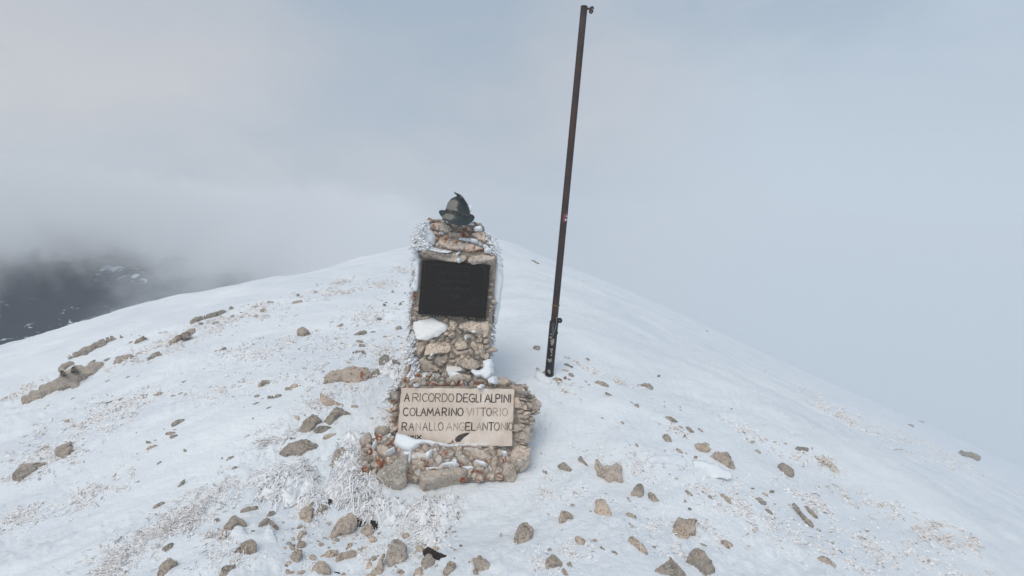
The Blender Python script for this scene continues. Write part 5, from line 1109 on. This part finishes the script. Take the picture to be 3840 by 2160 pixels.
def build_rock(px, tint, tf, seed, ncell, rough=0.0):
    px = np.array(px, float); c = px.mean(0); px = c + (px - c) * 1.07; hh = px[:, 1].max() - px[:, 1].min()
    P, ok = hit([c[0]], [c[1] + hh * .33]); P = P[0]
    if not ok[0]: return None
    nv = EYE - P; dist = np.linalg.norm(nv); nv /= dist; tn = tnormal(P[0], P[1])
    wv = .45 + .2 * min(1, max(0, (dist - 5) / 3)); n_ = nv * wv + tn * (1.13 - wv); n_ /= np.linalg.norm(n_)
    pl = Plane(P - tn * .006, n_)
    uvp = rough_poly(pl.uv(px), .04 + rough * .012, seed, 3 if len(px) > 8 else 4)
    ext = uvp.max(0) - uvp.min(0); T_ = tf * .8 * min(ext) ; T_ = max(T_, .004)
    T_ *= 1 - .55 * rough
    r = lump(uvp, T_, T_ * 1.3 + .01, ncell, seed, 3 if rough > .5 else 9, True, 0, .48, .17 + .06 * rough)
    if r is None: return None
    VV, fq = r
    if rough > .5 or max(ext) > 3.0 * min(ext):      # long, low shapes follow the ground they lie on
        B0 = pl.world(np.c_[VV[:, :2], np.zeros(len(VV))]); hx, hy = project(B0); G, okg = hit(hx, hy)
        far_ = np.linalg.norm(G - B0, axis=1) > max(ext) * 1.5; okg = okg & ~far_
        W = np.where(okg[:, None], G, B0) + (tn * .75 + nv * .25) * (VV[:, 2:3] + np.where(VV[:, 2:3] > 0, .012 + .004 * dist, 0)) - tn * .004
    else: W = pl.world(VV)
    return W, fq, P
names = []
def shape_word(w_, h_):
    a = max(w_, h_) / max(1, min(w_, h_)); return 'sliver' if a > 3.6 else ('long stone' if a > 2.1 else 'stone')
ROCKXY = []
for i, (k, poly, tint, tf, lab, short) in enumerate(BIG):
    px = [CONV[k](x, y) for x, y in poly]; a = np.array(px)
    area = np.prod(a.max(0) - a.min(0)); nc = int(np.clip(math.sqrt(area) / 3.2, 8, 34))
    r = build_rock(px, tint, tf, 2000 + i, nc, 1.0 if k in 'l7' else .25)
    if r is None: print('MISS', lab); continue
    W, fq, P = r; size = (a.max(0) - a.min(0))
    o = fastmesh('boulder' if area > 3500 else 'rock', W, fq, M_rock, None, np.tile(tint, (len(W), 1)), tuple(P))
    tag(o, lab, 'boulder' if area > 3500 else 'rock', 'stones scattered over the summit snow'); ROCKXY.append((a.mean(0), short))
LC = np.array([p for p, s in ROCKXY]); cand = []
LC = np.vstack([LC, [[2060, 1400], [1700, 1800], [1700, 1050]]]); LN = [s for p, s in ROCKXY] + ['the foot of the flagpole', 'the monument footing', 'the dark plaque']
DATA = []
for i, (k, cx, cy, w_, h_, ang, tint) in enumerate(SM):
    rs = np.random.RandomState(4000 + i); c = np.array(CONV[k](cx, cy)); s = SC[k]; nn = rs.randint(7, 10); an = R(ang); pts = []
    for j in range(nn):
        t = 2 * math.pi * (j + rs.uniform(-.25, .25)) / nn; rad = rs.uniform(.82, 1.15)
        x = math.cos(t) * w_ / 2 * rad; y = math.sin(t) * h_ / 2 * rad
        pts.append(c + s * np.array([x * math.cos(an) + y * math.sin(an), -x * math.sin(an) + y * math.cos(an)]))
    t2 = tuple(np.array(tint) + np.array([rs.uniform(-.15, .15), rs.uniform(0, .25), 0, rs.uniform(-.1, .25)]))
    t2 = tuple(float(np.clip(v, 0, 1)) for v in t2)
    nc = int(np.clip(math.sqrt(w_ * h_) * s / 3.0, 5, 18))
    r = build_rock(pts, t2, rs.uniform(.4, .6), 5000 + i, nc)
    if r is None: print('MISS small', k, cx, cy); continue
    W, fq, P = r
    DATA.append((w_ * h_ * s * s, i, W, fq, P, t2, c, k, w_, h_, s, tint))
DATA.sort(key=lambda t: -t[0]); REST = DATA[235:]
for (ar, i, W, fq, P, t2, c, k, w_, h_, s, tint) in DATA[:235]:
    o = fastmesh('stone', W, fq, M_rock, None, np.tile(t2, (len(W), 1)), tuple(P))
    d = LC - c; dist = np.hypot(d[:, 0], d[:, 1] * 1.3); j = int(np.argmin(dist)); dv = c - LC[j]
    tone = 'dark' if tint is DK else 'tan' if tint is TA else 'grey' if tint is GR else 'brown'
    szw = 'tiny' if w_ * s < 14 else 'small' if w_ * s < 30 else 'medium'
    rel = ('below' if dv[1] > 0 else 'above') if abs(dv[1]) > abs(dv[0]) * .8 else 'beside'
    side = '' if rel != 'beside' else (' monument side' if (dv[0] > 0) == (LC[j][0] < 1700) else ' outer side')
    cand.append((o, f'{szw} {tone} {shape_word(w_, h_)} {rel} {LN[j]}{side}', dist[j]))
ORD = ['first', 'second', 'third', 'fourth', 'fifth', 'sixth', 'seventh', 'eighth', 'ninth', 'tenth', 'eleventh', 'twelfth', 'thirteenth', 'fourteenth', 'fifteenth', 'sixteenth', 'seventeenth', 'eighteenth', 'nineteenth', 'twentieth', 'twenty-first', 'twenty-second', 'twenty-third', 'twenty-fourth']
GB = Batch()
for (ar, i, W, fq, P, t2, *_r2) in REST: GB.add(W, fq, t2)
tag(GB.build('gravel', M_rock), 'fine stone chips strewn through the snow crust', 'gravel', None, 'stuff')
byl = {}
for o, l, d in cand: byl.setdefault(l, []).append((d, o))
for l, v in byl.items():
    v.sort(key=lambda t: t[0])
    for q, (d, o) in enumerate(v):
        tag(o, l if len(v) == 1 else f'{l}, {ORD[q]} out', 'stone', 'stones scattered over the summit snow')

# dark soil showing in hollows and melted patches
def soil(px, lab, seed, T_=.3):
    r = build_rock(px, (0, 0, 0, 0), T_, seed, 14)
    if r is None: return
    W, fq, P = r; tag(fastmesh('soil_patch', W, fq, M_soil, None, None, tuple(P)), lab, 'soil patch')
def cp(k, pts): return [CONV[k](x, y) for x, y in pts]
soil(cp('c', [(1070,610),(1100,585),(1160,600),(1200,620),(1190,680),(1135,740),(1110,700),(1075,680)]), 'dark hollow of bare soil between the tan wedge boulder and the round stone', 1, .1)
soil(cp('c', [(1255,620),(1330,620),(1340,700),(1325,770),(1300,770),(1290,700),(1255,660)]), 'dark strip of soil beside the round stone in the hollow', 2, .1)
soil(cp('c', [(1900,970),(1960,935),(2050,1000),(2170,1030),(2180,1060),(2100,1080),(2120,1125),(2070,1130),(2010,1060),(1950,1020),(1890,1040)]), 'ragged patch of dark soil and roots above the grey egg stone', 3, .25)
soil(cp('c', [(745,350),(790,370),(770,440),(720,510),(700,500),(740,430)]), 'brown soil strip under the grass beside the split boulder', 4, .25)
soil(cp('c', [(550,440),(585,430),(580,500),(560,600),(530,640),(535,560)]), 'dark crack of soil in the split boulder', 5, .15)
soil(cp('c', [(790,1225),(830,1240),(885,1245),(880,1275),(840,1265)]), 'small dark soil patch beside the round speckled boulder', 6, .25)
soil(cp('c', [(270,820),(300,805),(310,830),(285,845)]), 'tiny dark soil hole above the stone cluster', 8, .25)
soil(cp('c', [(255,1075),(290,1060),(305,1100),(300,1120),(265,1095)]), 'tiny dark soil hole beside the tooth stone', 9, .25)

# rubble and snow blocks at the pole foot
PZ = lambda pts: [(2020 + x / 5.175, 1170 + y / 5.175) for x, y in pts]
for i, (pts, t, lb) in enumerate([(PZ([(280,1300),(330,1265),(400,1280),(380,1340),(320,1370)]), (.3,.5,0,.5), 'tan chip in the rubble at the pole foot'), (PZ([(400,1280),(440,1300),(470,1350),(430,1370),(400,1330)]), (.3,1,0,.3), 'red brown chip in the middle of the pole rubble'),
     (PZ([(480,1270),(530,1240),(545,1300),(500,1330)]), (.3,.9,0,.4), 'upper red brown chip in the pole rubble'), (PZ([(555,1290),(600,1300),(635,1325),(580,1330)]), (.3,1,0,.3), 'red brown chip farthest from the pole'), (PZ([(340,1350),(400,1370),(450,1400),(380,1410)]), (.5,.6,0,.4), 'lowest flat chip of the pole rubble'),
     (PZ([(255,1300),(285,1310),(280,1370),(255,1370)]), (.3,.6,0,.3), 'narrow upright brown chip under the pole'), (PZ([(70,1170),(120,1140),(135,1180),(100,1200)]), (.9,.2,0,.3), 'dark grey chip on the far side of the pole foot')]):
    r = build_rock(pts, t, .5, 900 + i, 8)
    if r: W, fq, P = r; tag(fastmesh('stone_chip', W, fq, M_brick if .9 <= t[1] else M_rock, None, np.tile(t, (len(W), 1)), tuple(P)), lb, 'stone chip', 'rubble at the pole foot')
def snowblock(px, lab, seed, tf=.35):
    r = build_rock(px, (0, 0, 0, 0), tf, seed, 14)
    if r: W, fq, P = r; tag(fastmesh('snow_lump', W, fq, M_snow, None, None, tuple(P)), lab, 'snow lump', 'wind-packed lumps of snow')
snowblock(PZ([(-70,1230),(-30,1130),(40,1160),(150,1260),(240,1340),(255,1400),(180,1440),(60,1400),(-60,1300)]), 'smooth block of wind packed snow at the pole foot', 31)
snowblock(CONV and cp('m', [(1110,1000),(1100,930),(1180,830),(1270,750),(1330,700),(1330,800),(1290,880),(1230,960),(1180,1010)]), 'slanting snow block against the upright brown slab', 32)
snowblock(cp('b', [(1650,960),(1700,910),(1750,900),(1800,960),(1850,1030),(1780,1060),(1680,1040),(1600,1000)]), 'pointed snow drift in front of the peaked boulder', 33)
snowblock(cp('b', [(1990,1010),(2030,930),(2055,880),(2090,940),(2130,1030),(2160,1120),(2060,1090),(1990,1050)]), 'sharp snow drift under the arched boulder', 34)
snowblock(cp('f', [(330,200),(430,160),(560,150),(700,150),(790,210),(800,270),(700,260),(560,230),(430,240)]), 'broken snow crust ridge between crescent and tent boulders', 35, .12)
snowblock(cp('f', [(870,200),(1000,200),(1150,260),(1290,340),(1290,385),(1150,380),(980,380),(890,330)]), 'thick snow slab sheltering below the tent boulder', 36, .12)

# ================================================================== frosted grass
def blades(regions, name, seed, lab, kind, cat=None, group=None, parent=None):
    rs = np.random.RandomState(seed); PX = []; PY = []; LN_ = []; TN = []; DR = []; WD = []
    for (cx, cy, rx, ry, ang, n_, ln, brown, flow) in regions:
        t = rs.uniform(0, 6.283, n_); r_ = np.sqrt(rs.uniform(0, 1, n_)); an = R(ang)
        rr__ = np.abs(rs.normal(0, .62, n_)); x = np.cos(t) * rr__ * rx; y = np.sin(t) * rr__ * ry
        nc_ = max(3, n_ // 10); ci_ = rs.randint(0, nc_, n_); sp_ = 1.2 + max(0, cy - 620) / 150.; lo_ = rs.uniform(0, 1, n_) < .22
        x = np.where(lo_, x, x[ci_] + rs.normal(0, sp_, n_)); y = np.where(lo_, y, y[ci_] + rs.normal(0, sp_ * .6, n_))
        cl = fbm((cx + x) * .045, (cy + y) * .08, 3, seed) > rs.uniform(-.2, .3, n_)
        x = x[cl]; y = y[cl]
        PX.append((cx + x * math.cos(an) + y * math.sin(an)) * V); PY.append((cy - x * math.sin(an) + y * math.cos(an)) * V)
        m_ = len(x); LN_.append(ln * rs.uniform(.4, 1.4, m_)); TN.append(np.clip(brown * .85 - .03 + rs.normal(0, .2, m_), 0, .9)); DR.append(np.tile(flow, (m_, 1)))
    PX = np.concatenate(PX); PY = np.concatenate(PY); LN_ = np.concatenate(LN_); TN = np.concatenate(TN); DR = np.vstack(DR)
    P, ok = hit(PX, PY); P = P[ok]; LN_ = LN_[ok]; TN = TN[ok]; DR = DR[ok]; m_ = len(P)
    d = DR * .7 + rs.normal(0, .75, (m_, 3)); d[:, 2] = np.abs(d[:, 2]) * .6 + .15; d /= np.linalg.norm(d, axis=1)[:, None]
    dist = np.linalg.norm(P - EYE, axis=1)
    wd = (.0016 + .0018 * rs.uniform(0, 1, m_)) * np.clip(dist / 4.5, .8, 1.7)
    LN_ = LN_ * .72
    cb = rs.uniform(0, 1, m_) < .5
    LN_ = np.where(cb, rs.uniform(.008, .022, m_) * np.clip(dist / 4.5, .8, 1.6), LN_); wd = np.where(cb, wd * rs.uniform(1.6, 3.0, m_), wd); TN = np.where(cb, TN * .4, TN)
    side = np.cross(d, rs.normal(0, 1, (m_, 3))); side /= np.linalg.norm(side, axis=1)[:, None]; up2 = np.cross(d, side)
    VV = np.empty((m_, 4, 3, 3)); 
    for k, (f, wsc) in enumerate(((0, .9), (.4, 1.0), (.78, 1.15), (1.0, .35))):
        cen = P + d * (LN_ * f)[:, None]; cen[:, 2] -= LN_ * .35 * f * f; cen[:, 2] += .0
        for j in range(3):
            a = 2.094 * j; VV[:, k, j] = cen + (math.cos(a) * side + math.sin(a) * up2) * (wd * wsc)[:, None]
    base = (np.arange(m_) * 12)[:, None, None]
    q = []
    for k in range(3):
        for j in range(3): q.append([k*3 + j, k*3 + (j+1) % 3, (k+1)*3 + (j+1) % 3, (k+1)*3 + j])
    q = (np.array(q)[None] + base).reshape(-1, 4)
    at = np.zeros((m_, 12, 4)); at[:, :, 0] = TN[:, None]; at[:, :, 1] = (rs.uniform(0, 1, m_) < .06)[:, None] * .55; at[..., 3] = 1
    loc = P.mean(0)
    o = fastmesh(name, VV.reshape(-1, 3), q, M_blade, None, at.reshape(-1, 4), tuple(loc), False)
    return tag(o, lab, cat, group, kind)
LF, RF = (-.8, -.3, .1), (.8, -.4, .1)
# (cx,cy,rx,ry,angle,count,length,brown,flow) in view px
sparse = [(230,1060,140,40,20,500,.06,.35,LF),(140,1150,130,50,20,450,.05,.3,LF),(330,1010,140,25,20,260,.05,.3,LF),(60,985,70,14,25,160,.05,.6,LF),
 (420,870,170,26,20,450,.07,.45,LF),(560,810,140,20,18,420,.08,.45,LF),(640,790,100,25,10,300,.07,.4,LF),(850,735,110,16,8,260,.10,.5,LF),(960,715,80,14,5,200,.10,.45,LF),(700,790,70,12,5,120,.08,.4,LF),
 (930,800,100,40,5,420,.06,.2,LF),(980,880,70,50,0,420,.06,.15,LF),(860,870,80,40,5,300,.06,.15,LF),(720,860,90,25,5,260,.06,.25,LF),(620,890,100,30,10,300,.05,.2,LF),(760,930,90,30,5,300,.05,.15,LF),(880,980,70,30,10,300,.06,.15,LF),(560,980,130,30,10,260,.05,.2,LF),
 (800,1010,60,40,60,350,.06,.25,LF),(700,1100,90,30,20,250,.06,.2,LF),(980,1060,40,60,0,200,.05,.1,LF),
 (520,1260,120,36,32,650,.06,.3,LF),(420,1330,130,40,30,700,.06,.3,LF),(300,1410,110,40,32,600,.06,.3,LF),(560,1400,90,50,20,350,.05,.15,LF),(600,1220,70,40,30,250,.05,.15,LF),(240,1240,120,30,25,250,.05,.3,LF),(60,1300,90,30,20,160,.05,.3,LF),(760,1330,60,60,0,160,.04,.2,LF),
 (1470,1130,120,30,-25,140,.05,.15,RF),(1370,1240,70,60,-40,260,.05,.15,RF),(1500,1270,100,40,-35,260,.05,.1,RF),(1600,1180,90,50,-30,220,.05,.15,RF),(1440,1390,60,50,-40,320,.05,.1,RF),(1360,1420,60,30,-40,160,.05,.1,RF),
 (1760,1220,120,40,-32,420,.05,.2,RF),(1880,1290,130,50,-35,650,.05,.2,RF),(1990,1350,120,50,-38,500,.05,.2,RF),(1780,1330,80,40,-35,350,.05,.1,RF),(1700,1390,90,30,-35,300,.05,.1,RF),(1640,1320,60,50,-35,220,.05,.1,RF),
 (2040,1260,110,30,-32,300,.05,.25,RF),(2120,1240,70,20,-30,160,.07,.7,RF),(2080,1165,20,12,0,90,.08,.8,(-.2,-.3,1)),(2020,1150,70,30,-30,160,.05,.5,RF),(2300,1320,160,24,-30,420,.06,.6,RF),(2400,1350,70,18,-25,220,.07,.8,RF),(2200,1380,120,40,-30,350,.05,.2,RF),(2350,1420,120,30,-30,250,.05,.3,RF),(2150,1420,100,25,-30,220,.05,.2,RF),
 (1690,1070,70,20,-30,90,.05,.3,RF),(1880,1090,100,20,-30,140,.05,.3,RF),(2100,1040,190,14,-29,200,.16,.45,RF),(2250,1100,170,12,-27,200,.16,.5,RF),(2420,1170,160,14,-25,200,.14,.5,RF),(2330,1120,120,10,-25,120,.16,.6,RF),(2060,1000,120,10,-31,90,.2,.4,RF),
 (1560,960,120,14,-25,90,.06,.4,RF),(1480,930,60,12,-25,60,.05,.4,RF),(1420,975,30,16,-20,140,.05,.7,RF),(860,620+90,80,8,12,80,.12,.5,LF),(1010,680,40,10,5,120,.14,.4,LF),
 (1020,1330,110,30,5,300,.05,.2,LF),(1060,1380,60,50,0,220,.05,.2,LF),(920,1380,60,40,0,160,.04,.25,LF),(790,1420,30,20,0,40,.04,.2,LF)]
blades([(a, b, c, d, e, int(f * (6.5 if b > 820 and a < 1200 else 4.6)), g, h, i) for a, b, c, d, e, f, g, h, i in sparse], 'frosted_grass', 5, 'thin rime coated grass poking through the snow crust', 'stuff', 'grass')
def clump(cx, cy, rx, ry, n_, ln, seed, lab, flow, brown=.10, ang=0):
    n_ = int(n_ * 1.5)
    """A thick rime-laden tussock: a dome with draping blades"""
    rs = np.random.RandomState(seed)
    c, _ = hit([cx * V], [(cy + ry * .3) * V]); c = c[0]; sx = rx * V * c[1] / F; sy = ry * V * c[1] / F * 1.5
    a = rs.uniform(0, 6.283, n_); r_ = np.sqrt(rs.uniform(0, 1, n_)) * (1 + .5 * fbm(np.cos(a) * 2, np.sin(a) * 2, 2, seed + 5)) * 1.08; x = c[0] + np.cos(a) * r_ * sx; y = c[1] + np.sin(a) * r_ * sy
    hgt = .06 * np.maximum(0, 1 - r_**2) * (rx / 90) ** .5; gap = fbm(x * 14, y * 14, 3, seed) > -.08 - .12 * (r_ < .5); a = a[gap]; r_ = r_[gap]; x = x[gap]; y = y[gap]; hgt = hgt[gap]; n_ = len(x)
    P = np.stack([x, y, h_terr(x, y) + hgt * rs.uniform(.2, 1, n_)], 1)
    d = np.stack([np.cos(a) * r_ * .8 + flow[0] * .5, np.sin(a) * r_ * .7 + flow[1] * .7, .45 - .3 * r_], 1) + rs.normal(0, .62, (n_, 3)); d /= np.linalg.norm(d, axis=1)[:, None]
    LN_ = ln * np.where(rs.uniform(0, 1, n_) < .12, rs.uniform(.9, 1.5, n_), rs.uniform(.2, .6, n_)); wd = .0016 + .0020 * rs.uniform(0, 1, n_) ** 2
    cb = rs.uniform(0, 1, n_) < .45; LN_ = np.where(cb, rs.uniform(.008, .020, n_), LN_); wd = np.where(cb, rs.uniform(.003, .0065, n_), wd); P[:, 2] += np.where(cb, .012, 0)
    side = np.cross(d, rs.normal(0, 1, (n_, 3))); side /= np.linalg.norm(side, axis=1)[:, None]; up2 = np.cross(d, side)
    bend = rs.normal(0, 1, n_); VV = np.empty((n_, 5, 3, 3))
    for k, (f, wsc) in enumerate(((0, .8), (.3, .9), (.6, 1.05), (.88, 1.75), (1.0, .7))):
        cen = P + d * (LN_ * f)[:, None] + side * (LN_ * .28 * math.sin(f * 3.14) * bend)[:, None]; cen[:, 2] -= LN_ * .6 * f * f
        for j in range(3): VV[:, k, j] = cen + (math.cos(2.094 * j) * side + math.sin(2.094 * j) * up2) * (wd * wsc)[:, None]
    q = [[k*3 + j, k*3 + (j+1) % 3, (k+1)*3 + (j+1) % 3, (k+1)*3 + j] for k in range(4) for j in range(3)]
    q = (np.array(q)[None] + (np.arange(n_) * 15)[:, None, None]).reshape(-1, 4)
    at = np.zeros((n_, 15, 4)); at[:, :, 0] = np.clip(brown * np.where(cb, .4, 1) + rs.normal(0, .12, n_), 0, 1)[:, None]; at[:, :, 1] = (rs.uniform(0, 1, n_) < .05)[:, None] * .8
    ga = np.linspace(0, 2 * math.pi, 73)[:-1]; gr = np.linspace(0, 1, 34); AA, RR_ = np.meshgrid(ga, gr, indexing='ij')
    ed_ = (1 + .5 * fbm(np.cos(AA) * 2, np.sin(AA) * 2, 2, seed + 5)) * 1.08; mxx_ = c[0] + np.cos(AA) * RR_ * ed_ * sx; myy_ = c[1] + np.sin(AA) * RR_ * ed_ * sy
    mz_ = h_terr(mxx_, myy_) + .050 * np.maximum(0, 1 - RR_**2) * (rx / 90) ** .5 + (.045 * np.maximum(0, fbm(mxx_ * 22, myy_ * 22, 3, seed)) + .035 * fbm(mxx_ * 55, myy_ * 55, 3, seed + 3)) * smooth(1.0, .7, RR_) - .02 * smooth(.8, 1, RR_)
    ii, jj = np.meshgrid(np.arange(72), np.arange(33), indexing='ij'); qa = (ii * 34 + jj).ravel(); qb = (((ii + 1) % 72) * 34 + jj).ravel()
    crust = (np.stack([mxx_, myy_, mz_], -1).reshape(-1, 3), np.stack([qa, qa + 1, qb + 1, qb], 1)[:, ::-1])
    o = fastmesh('grass_tussock', VV.reshape(-1, 3), q, M_blade, None, at.reshape(-1, 4), (c[0], c[1], c[2]), False)
    if brown < .5: fastmesh('rime_crust', crust[0], crust[1], M_rime, o, None, (c[0], c[1], c[2]))
    tag(o, lab, 'grass tussock', 'rime laden grass tussocks round the footing')
clump(725, 1195, 75, 52, 2600, .11, 61, 'wide rime laden tussock below the big layered rock', (-.5, -.7))
clump(790, 1262, 42, 28, 900, .09, 62, 'small drooping tussock above the split tan boulder', (-.1, -.9))
clump(895, 1205, 78, 50, 3600, .12, 63, 'largest white tussock hanging over the dark hollow', (.1, -.9))
clump(965, 1275, 60, 34, 1300, .11, 64, 'spreading tussock with long frosted stalks beside the hollow', (.5, -.8))
clump(1095, 1275, 72, 44, 2000, .09, 65, 'bushy frosted tussock in front of the long footing stone', (.2, -.5), .2)
clump(870, 1130, 32, 46, 1100, .07, 66, 'lacy frosted tussock hugging the footing corner', (-.6, -.4), .05)
clump(985, 925, 42, 32, 2000, .05, 67, 'frosted tuft over the rime crusted rock at the pillar foot', (-.8, -.3), .05)
clump(1085, 1345, 45, 26, 700, .06, 68, 'thin frosted tuft above the bare soil patch', (.2, -.5), .2)
clump(2083, 1168, 20, 14, 220, .12, 69, 'straw coloured grass tuft alone on the outer slope', (0, -.2), .85)
clump(542, 1346, 24, 14, 300, .06, 70, 'brown mossy tuft beside the peaked boulder', (-.2, -.3), .95)

# ================================================================== valley, clouds, haze
def build_valley():
    nx, ny = 260, 220
    xs = np.linspace(-1.9, -.33, nx); ys = 700 * (6800 / 700) ** np.linspace(0, 1, ny)
    X, Y = np.meshgrid(xs, ys, indexing='ij'); X = X * Y
    Z = -620 + 260 * fbm(X / 900, Y / 900, 6, 61) + 45 * fbm(X / 160, Y / 160, 3, 66)
    VV = np.stack([X, Y, Z], -1).reshape(-1, 3); i, j = np.meshgrid(np.arange(nx - 1), np.arange(ny - 1), indexing='ij'); a = (i * ny + j).ravel()
    mm, T, LL, b = mat('forested_valley'); g = T.new('ShaderNodeNewGeometry')
    n1 = noise(.0016, 8, .6, g.outputs['Position'], .6, T, LL); n2 = noise(.013, 8, .7, g.outputs['Position'], .6, T, LL)
    c = mixc(T, LL, n1.outputs['Fac'], (.001, .006, .018), (.010, .018, .034))
    n4 = noise(.0026, 3, .5, g.outputs['Position'], 0, T, LL); lowm = mth(T, LL, 'MULTIPLY', mth(T, LL, 'SUBTRACT', n4.outputs['Fac'], .52), .9)
    s = T.new('ShaderNodeSeparateXYZ'); LL.new(g.outputs['Position'], s.inputs[0])
    near = T.new('ShaderNodeMapRange'); near.inputs[1].default_value = 3000; near.inputs[2].default_value = 1500; LL.new(s.outputs[1], near.inputs[0])
    th = mth(T, LL, 'ADD', mth(T, LL, 'ADD', lowm, mth(T, LL, 'MULTIPLY', near.outputs[0], .16)), mth(T, LL, 'SUBTRACT', n2.outputs['Fac'], .69))
    sm = mth(T, LL, 'MULTIPLY', th, 26, True)
    c = mixc(T, LL, sm, c, (.50, .58, .66))
    LL.new(c, b.inputs['Base Color']); b.inputs['Roughness'].default_value = .95; b.inputs['Specular IOR Level'].default_value = .0
    o = fastmesh('valley', VV, np.stack([a, a + ny, a + ny + 1, a + 1], 1), mm, None, None, (0, 0, 0))
    tag(o, 'dark forested valley with snow patches far below', kind='structure')
build_valley()

def box(name, lo, hi, m_):
    x0, y0, z0 = lo; x1, y1, z1 = hi
    VV = [(x0,y0,z0),(x1,y0,z0),(x1,y1,z0),(x0,y1,z0),(x0,y0,z1),(x1,y0,z1),(x1,y1,z1),(x0,y1,z1)]
    return newmesh(name, VV, [[0,3,2,1],[4,5,6,7],[0,1,5,4],[1,2,6,5],[2,3,7,6],[3,0,4,7]], m_, None, None, False)
def cloud():
    mm = bpy.data.materials.new('cloud_vapour'); mm.use_nodes = True; T = mm.node_tree.nodes; LL = mm.node_tree.links
    for n_ in list(T): T.remove(n_)
    o_ = T.new('ShaderNodeOutputMaterial'); pv = T.new('ShaderNodeVolumePrincipled'); LL.new(pv.outputs[0], o_.inputs['Volume'])
    pv.inputs['Color'].default_value = (.966, .971, .98, 1); pv.inputs['Anisotropy'].default_value = .0
    g = T.new('ShaderNodeNewGeometry'); s = T.new('ShaderNodeSeparateXYZ'); LL.new(g.outputs['Position'], s.inputs[0])
    n1 = noise(.0015, 7, .6, g.outputs['Position'], .8, T, LL)
    # height of the cloud base falls towards the ridge (+x)
    ratio = mth(T, LL, 'DIVIDE', s.outputs[0], s.outputs[1])
    mr_ = T.new('ShaderNodeMapRange'); mr_.interpolation_type = 'SMOOTHSTEP'; mr_.inputs[1].default_value = -.54; mr_.inputs[2].default_value = -.34; mr_.inputs[3].default_value = -255; mr_.inputs[4].default_value = -390
    LL.new(ratio, mr_.inputs[0])
    far = T.new('ShaderNodeMapRange'); far.interpolation_type = 'SMOOTHSTEP'; far.inputs[1].default_value = 1500; far.inputs[2].default_value = 6200; far.inputs[4].default_value = 420; LL.new(s.outputs[1], far.inputs[0])
    hrel = mth(T, LL, 'ADD', mth(T, LL, 'SUBTRACT', s.outputs[2], mr_.outputs[0]), far.outputs[0])
    hh = mth(T, LL, 'ADD', hrel, mth(T, LL, 'MULTIPLY', mth(T, LL, 'SUBTRACT', n1.outputs['Fac'], .5), 1900))
    dn = T.new('ShaderNodeMapRange'); dn.inputs[1].default_value = -60; dn.inputs[2].default_value = 330; dn.interpolation_type = 'SMOOTHSTEP'; dn.inputs[4].default_value = .0065; LL.new(hh, dn.inputs[0])
    n5 = noise(.0011, 6, .6, g.outputs['Position'], .5, T, LL)
    tp = T.new('ShaderNodeMapRange'); tp.inputs[1].default_value = 60; tp.inputs[2].default_value = -480; tp.interpolation_type = 'SMOOTHSTEP'; LL.new(mth(T, LL, 'ADD', s.outputs[2], mth(T, LL, 'MULTIPLY', mth(T, LL, 'SUBTRACT', n5.outputs['Fac'], .5), 1500)), tp.inputs[0])
    sd2 = T.new('ShaderNodeMapRange'); sd2.interpolation_type = 'SMOOTHSTEP'; sd2.inputs[1].default_value = -.12; sd2.inputs[2].default_value = -.28; LL.new(ratio, sd2.inputs[0])
    te = T.new('ShaderNodeMapRange'); te.interpolation_type = 'SMOOTHSTEP'; te.inputs[1].default_value = 260; te.inputs[2].default_value = 20; LL.new(s.outputs[2], te.inputs[0])
    cv = mth(T, LL, 'ABSOLUTE', mth(T, LL, 'ADD', ratio, .235)); cvm = T.new('ShaderNodeMapRange'); cvm.interpolation_type = 'SMOOTHSTEP'; cvm.inputs[1].default_value = .015; cvm.inputs[2].default_value = .075; cvm.inputs[3].default_value = 1.0; LL.new(cv, cvm.inputs[0])
    LL.new(mth(T, LL, 'MULTIPLY', mth(T, LL, 'MULTIPLY', sd2.outputs[0], mth(T, LL, 'MULTIPLY', te.outputs[0], cvm.outputs[0])), mth(T, LL, 'MULTIPLY', dn.outputs[0], tp.outputs[0])), pv.inputs['Density'])
    o = box('clouds', (-9500, 1150, -760), (-250, 7000, 270), mm); tag(o, 'bank of cloud closing over the valley', kind='stuff')
    mm.cycles.volume_step_rate = 1.0 if hasattr(mm, 'cycles') else None
cloud()
def haze():
    mm = bpy.data.materials.new('haze_air'); mm.use_nodes = True; T = mm.node_tree.nodes; LL = mm.node_tree.links
    for n_ in list(T): T.remove(n_)
    o_ = T.new('ShaderNodeOutputMaterial'); pv = T.new('ShaderNodeVolumePrincipled'); LL.new(pv.outputs[0], o_.inputs['Volume'])
    pv.inputs['Color'].default_value = (.86, .895, .93, 1); pv.inputs['Density'].default_value = .0075
    mm.cycles.homogeneous_volume = True
    tag(box('haze', (-17, -25, -110), (175, 175, 6.5), mm), 'thin pale mist hanging over the whole summit', kind='stuff')
haze()
print('objects', len(bpy.data.objects))
